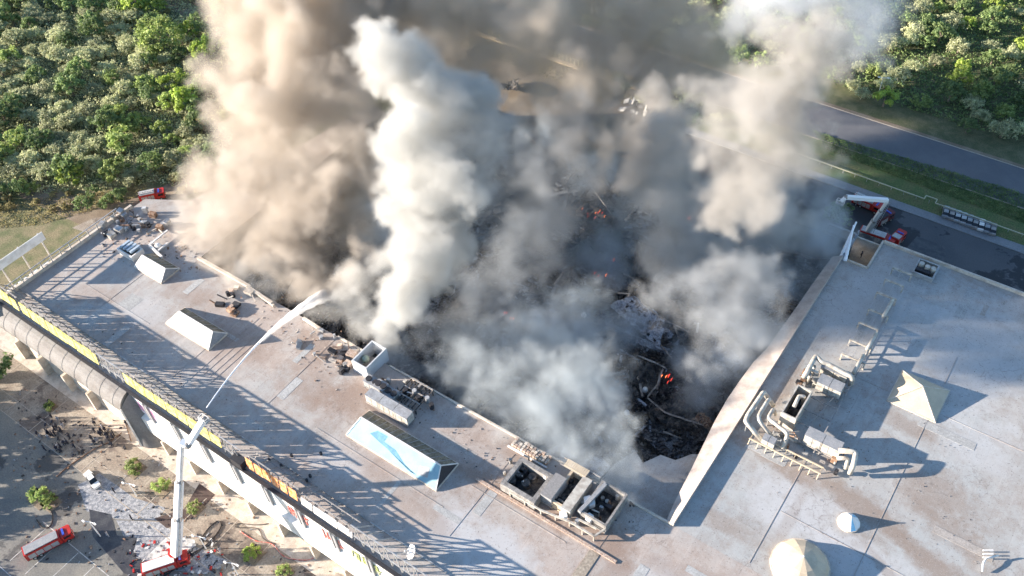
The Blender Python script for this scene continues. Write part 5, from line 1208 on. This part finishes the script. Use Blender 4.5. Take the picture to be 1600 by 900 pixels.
LOW = [(710,570,16,44,.9),(760,530,16,46,.9),(770,610,17,46,1),(820,670,18,44,1),(900,720,18.5,34,1),(955,740,18.5,30,1),(985,770,19,20,1),(860,530,16,52,.9),(905,480,15,48,.7),(690,560,15,26,.8),(720,600,14,34,.9),(760,560,14,44,1),(800,570,15,44,1),(840,640,17,50,1),(880,690,18,40,1),(700,520,14,28,.6),(960,690,18,40,1),(990,735,18.5,28,1),(930,730,18.5,26,.9),(870,600,18,50,1),(920,560,17,44,.9),(940,600,17,44,1),(735,575,12,40,.9),(790,610,14,50,.9),(850,560,13,40,.6),(895,610,16,62),(850,665,16,55,.9),(930,680,17,46),(975,730,17.5,34,.9),(1000,765,18,18,.9),(905,545,14,48,.9),(930,515,12,34,.7),(820,500,14,46,.6),(740,535,12,40,.8),(700,600,14,26,.6),(845,610,16,55,1.0),
  (870,480,13,48,.5),(800,670,17,34,.7),(760,630,17,32,.8),(945,640,15,45,1.0),(1010,785,17.6,10,.8),(990,755,17.3,22,.9)]
RIGHT = [(1030,230,30,56,.8),(1000,300,26,56,.8),(1060,300,30,56,.9),(1090,400,22,56,.8),(1040,170,32,40,.7),(1270,350,24,44,.8),(1265,250,36,44,.8),(1160,600,10,46,.8),(1190,540,12,44,.8),(1110,520,12,46,.7),(1230,500,14,36,.7),(1060,480,10,40,.5),(1210,400,22,60,1),(1120,470,14,50,.55),(1170,500,14,45,.55),(1090,560,12,45,.6),(1130,600,8,48,.55),(1090,620,8,36,.5),(1150,560,10,45,.5),(1190,430,22,60,.8),(1130,400,20,52,.7),(1215,360,28,66),(1140,340,30,66,.8),(1240,305,34,58),(1170,285,38,74),(1220,235,44,72),(1130,215,44,60,.9),(1075,200,40,44,.7),
  (1185,165,52,76),(1240,130,56,66),(1130,140,50,46),(1262,75,62,52),(1215,85,60,52),(1050,270,32,60,.6),(1010,330,24,48,.45),(1060,360,22,60,.5),(1200,480,18,40,.6),(1265,400,20,40,.6),(1230,450,18,36,.6)]
PALE = [(1340,60,66,62,.8),(1385,45,70,42),(1352,8,74,58),(1290,20,68,60,.6),(1260,-30,80,80),(1400,8,76,30),(1330,110,62,28,.6),(1345,-50,82,70),(1180,-20,76,90,.4)]
GREY = [(700,520,15,34,.8),(740,490,17,44,.9),(760,440,19,50,.9),(830,320,22,70,1),(900,300,24,60,.8),(960,200,26,46,.8),(1000,270,24,50,.8),(740,110,30,60,.8),(860,130,28,60,.8),(950,120,24,50,.6),(780,200,34,60,.8),(1010,400,16,30,.3),(880,400,18,46,.7),(560,430,18,40,.8),(460,450,18,30,.8),(440,420,19,40,.7),(800,290,26,74,.9),(880,250,30,80,.8),(850,370,22,80,.8),(940,330,20,58,.6),(780,400,22,56,.9),(900,190,36,56,.7),(985,240,28,46,.6),(730,460,20,50,.7),(690,510,18,40,.7),(900,430,16,46,.5),(840,450,16,44,.5),
  (980,420,14,40,.25),(1000,500,12,40,.2),(1060,440,14,50,.5),(820,190,34,44,.6),(400,440,18,34,.8),(340,400,18,30,.8),(300,380,18,22,.5),(660,540,18,26,.6)]
VEIL = [(760,-30,34,110,1),(900,-10,30,110,1),(1030,0,26,100,1),(840,60,24,80,1),(1110,90,24,70,1),(1060,60,30,90,1),(560,20,40,120),(700,20,40,120),(820,70,34,110),(940,90,28,110),(1040,120,24,80),(860,10,40,110),(1000,30,30,100),(1110,60,28,80),(760,110,28,80),(900,160,20,80),(1010,190,18,60,.8),(1160,30,30,90,.9),(1200,-40,40,110),(950,-50,40,130),(700,-60,40,130),(1120,120,24,70)]
LEFTV = [(320,300,14,34,.5),(345,220,18,42,.6),(365,130,24,44,.6),(300,335,11,32,.4),(360,60,30,40,.6),(335,265,16,36,.5),(270,310,9,24,.35),(345,10,34,34,.5)]
WALLS = [(1290,330,18,44,.8),(1285,390,17,36,.8),(1310,370,17,30,.7),(1250,440,16.5,26,.6),(1300,300,20,34,.7),(1320,345,16.5,24,.5),(1340,420,17.5,24,.25),(1370,460,17.5,36,.2)]
LOW = [(p[0], p[1], p[2], p[3]*1.14, *p[4:]) for p in LOW]
BROWN = [(p[0], p[1], 18 + (p[2]-18)*.62, *p[3:]) for p in BROWN]
RIGHT = [(p[0] - (30 if 300 < p[1] < 520 else 0), p[1], p[2]*1.15 + 4 if p[1] < 300 else (p[2]*.95 if p[1] < 430 else 29 if p[1] < 530 else 10 + (p[2]-10)*.55), p[3]*1.05, *p[4:]) for p in RIGHT] + [(1285,45,66,42),(1255,60,64,46),(1290,110,60,40,.8),(980,210,34,44,.6),(1010,250,32,46,.7)]
VEIL = [(p[0], p[1], p[2] + 14, *p[3:]) for p in VEIL]
# a broken layer of thin smoke over the whole burnt hall, open where debris shows clearly
rl_ = random.Random(5); HOLES = [(1035,655,50),(1010,415,26),(965,440,30),(1000,600,32),(1070,690,26),(905,345,30),(980,475,24),(1010,515,26),(870,435,26),(670,540,20)]
LAYER = []
for _ in range(330):
    px, py = rl_.uniform(560, 1300), rl_.uniform(190, 700); P = at(px, py, 8)
    if not (-154 < P.x < -33 and 84 < P.y < 172): continue
    if any((px-a)**2 + (py-b)**2 < (c+14)**2 for a, b, c in HOLES): continue
    LAYER.append((px, py, rl_.uniform(6, 17), rl_.uniform(28, 58), rl_.uniform(.4, 1.0)))
smoke('brown_smoke', 'thick beige-brown smoke column on the left', BROWN, 1.0, (.68,.625,.56), .28, 21, fine=.5, soft=.55, erode=.65, warp=4)
smoke('white_smoke', 'dense white smoke column rising from the chimney corner', WHITE, .85, (.71,.71,.69), .42, 22, soft=.45, fine=.5, erode=.5, warp=2.5)
smoke('low_smoke', 'bluish white smoke lying over the near pit edge', LOW, .85, (.64,.69,.715), .28, 23, soft=.9, erode=.62, warp=3.5, cellm=9)
smoke('grey_smoke', 'dark grey smoke over the middle of the burnt hall', GREY, 1.3, (.44,.47,.5), .3, 24, soft=.9, erode=.7, warp=5)
smoke('hall_smoke', 'thin blue-grey smoke layer drifting in the burnt hall', LAYER, 1.1, (.62,.69,.76), .22, 29, soft=.9, erode=.75, warp=5, cellm=10, kids=5)
smoke('right_smoke', 'smoke tinted blue-grey for shade, low along the right side of the burnt hall', [p for p in RIGHT if p[1] >= 300], 1.1, (.57,.59,.605), .32, 35, soft=.7, erode=.75, warp=4, fine=.45)  # lower puffs of the right plume, bluish shade put into their colour
RIGHT = [p for p in RIGHT if p[1] < 300]
smoke('right_smoke', 'pale grey smoke column on the right of the burnt hall', RIGHT, 1.0, (.61,.59,.56), .46, 25, soft=.6, erode=.7, warp=4)
smoke('pale_smoke', 'thin bluish smoke drifting over the right-hand road and trees', PALE, 1.3, (.74,.77,.8), .22, 26, soft=.6, erode=.6, warp=4)
smoke('smoke_veil', 'thin brown smoke veil over the dirt road behind the hall', VEIL, 2.0, (.74,.67,.58), .26, 27, soft=1.0, erode=.7, kids=5, kid2=0, warp=6, cellm=22)
smoke('edge_smoke', 'thin pale smoke at the left edge of the brown column', LEFTV, 1.4, (.86,.82,.77), .12, 31, soft=1.0, erode=.8, warp=5)
MID = [(840,170,40,44,.6),(900,230,38,50,.7),(960,170,36,44,.6),(1010,230,38,50,.8),(1060,250,40,50,.9),(980,300,32,50,.8),(1050,180,44,44,.8),(930,280,30,44,.6),(1090,330,34,50,.9),(1030,340,28,44,.7),(850,300,30,50,.6),(1100,160,50,40,.8),(1120,420,28,44,.8),(1160,470,24,40,.7)]
smoke('grey_smoke', 'mottled beige-grey smoke between the white column and the right column', MID, 1.1, (.5,.49,.475), .2, 33, soft=.9, erode=.8, warp=5, cellm=11)
smoke('wall_smoke', 'thin blue smoke at the far right corner of the burnt hall', WALLS, 1.3, (.82,.89,.95), .12, 28, soft=.9, erode=.7, warp=3)
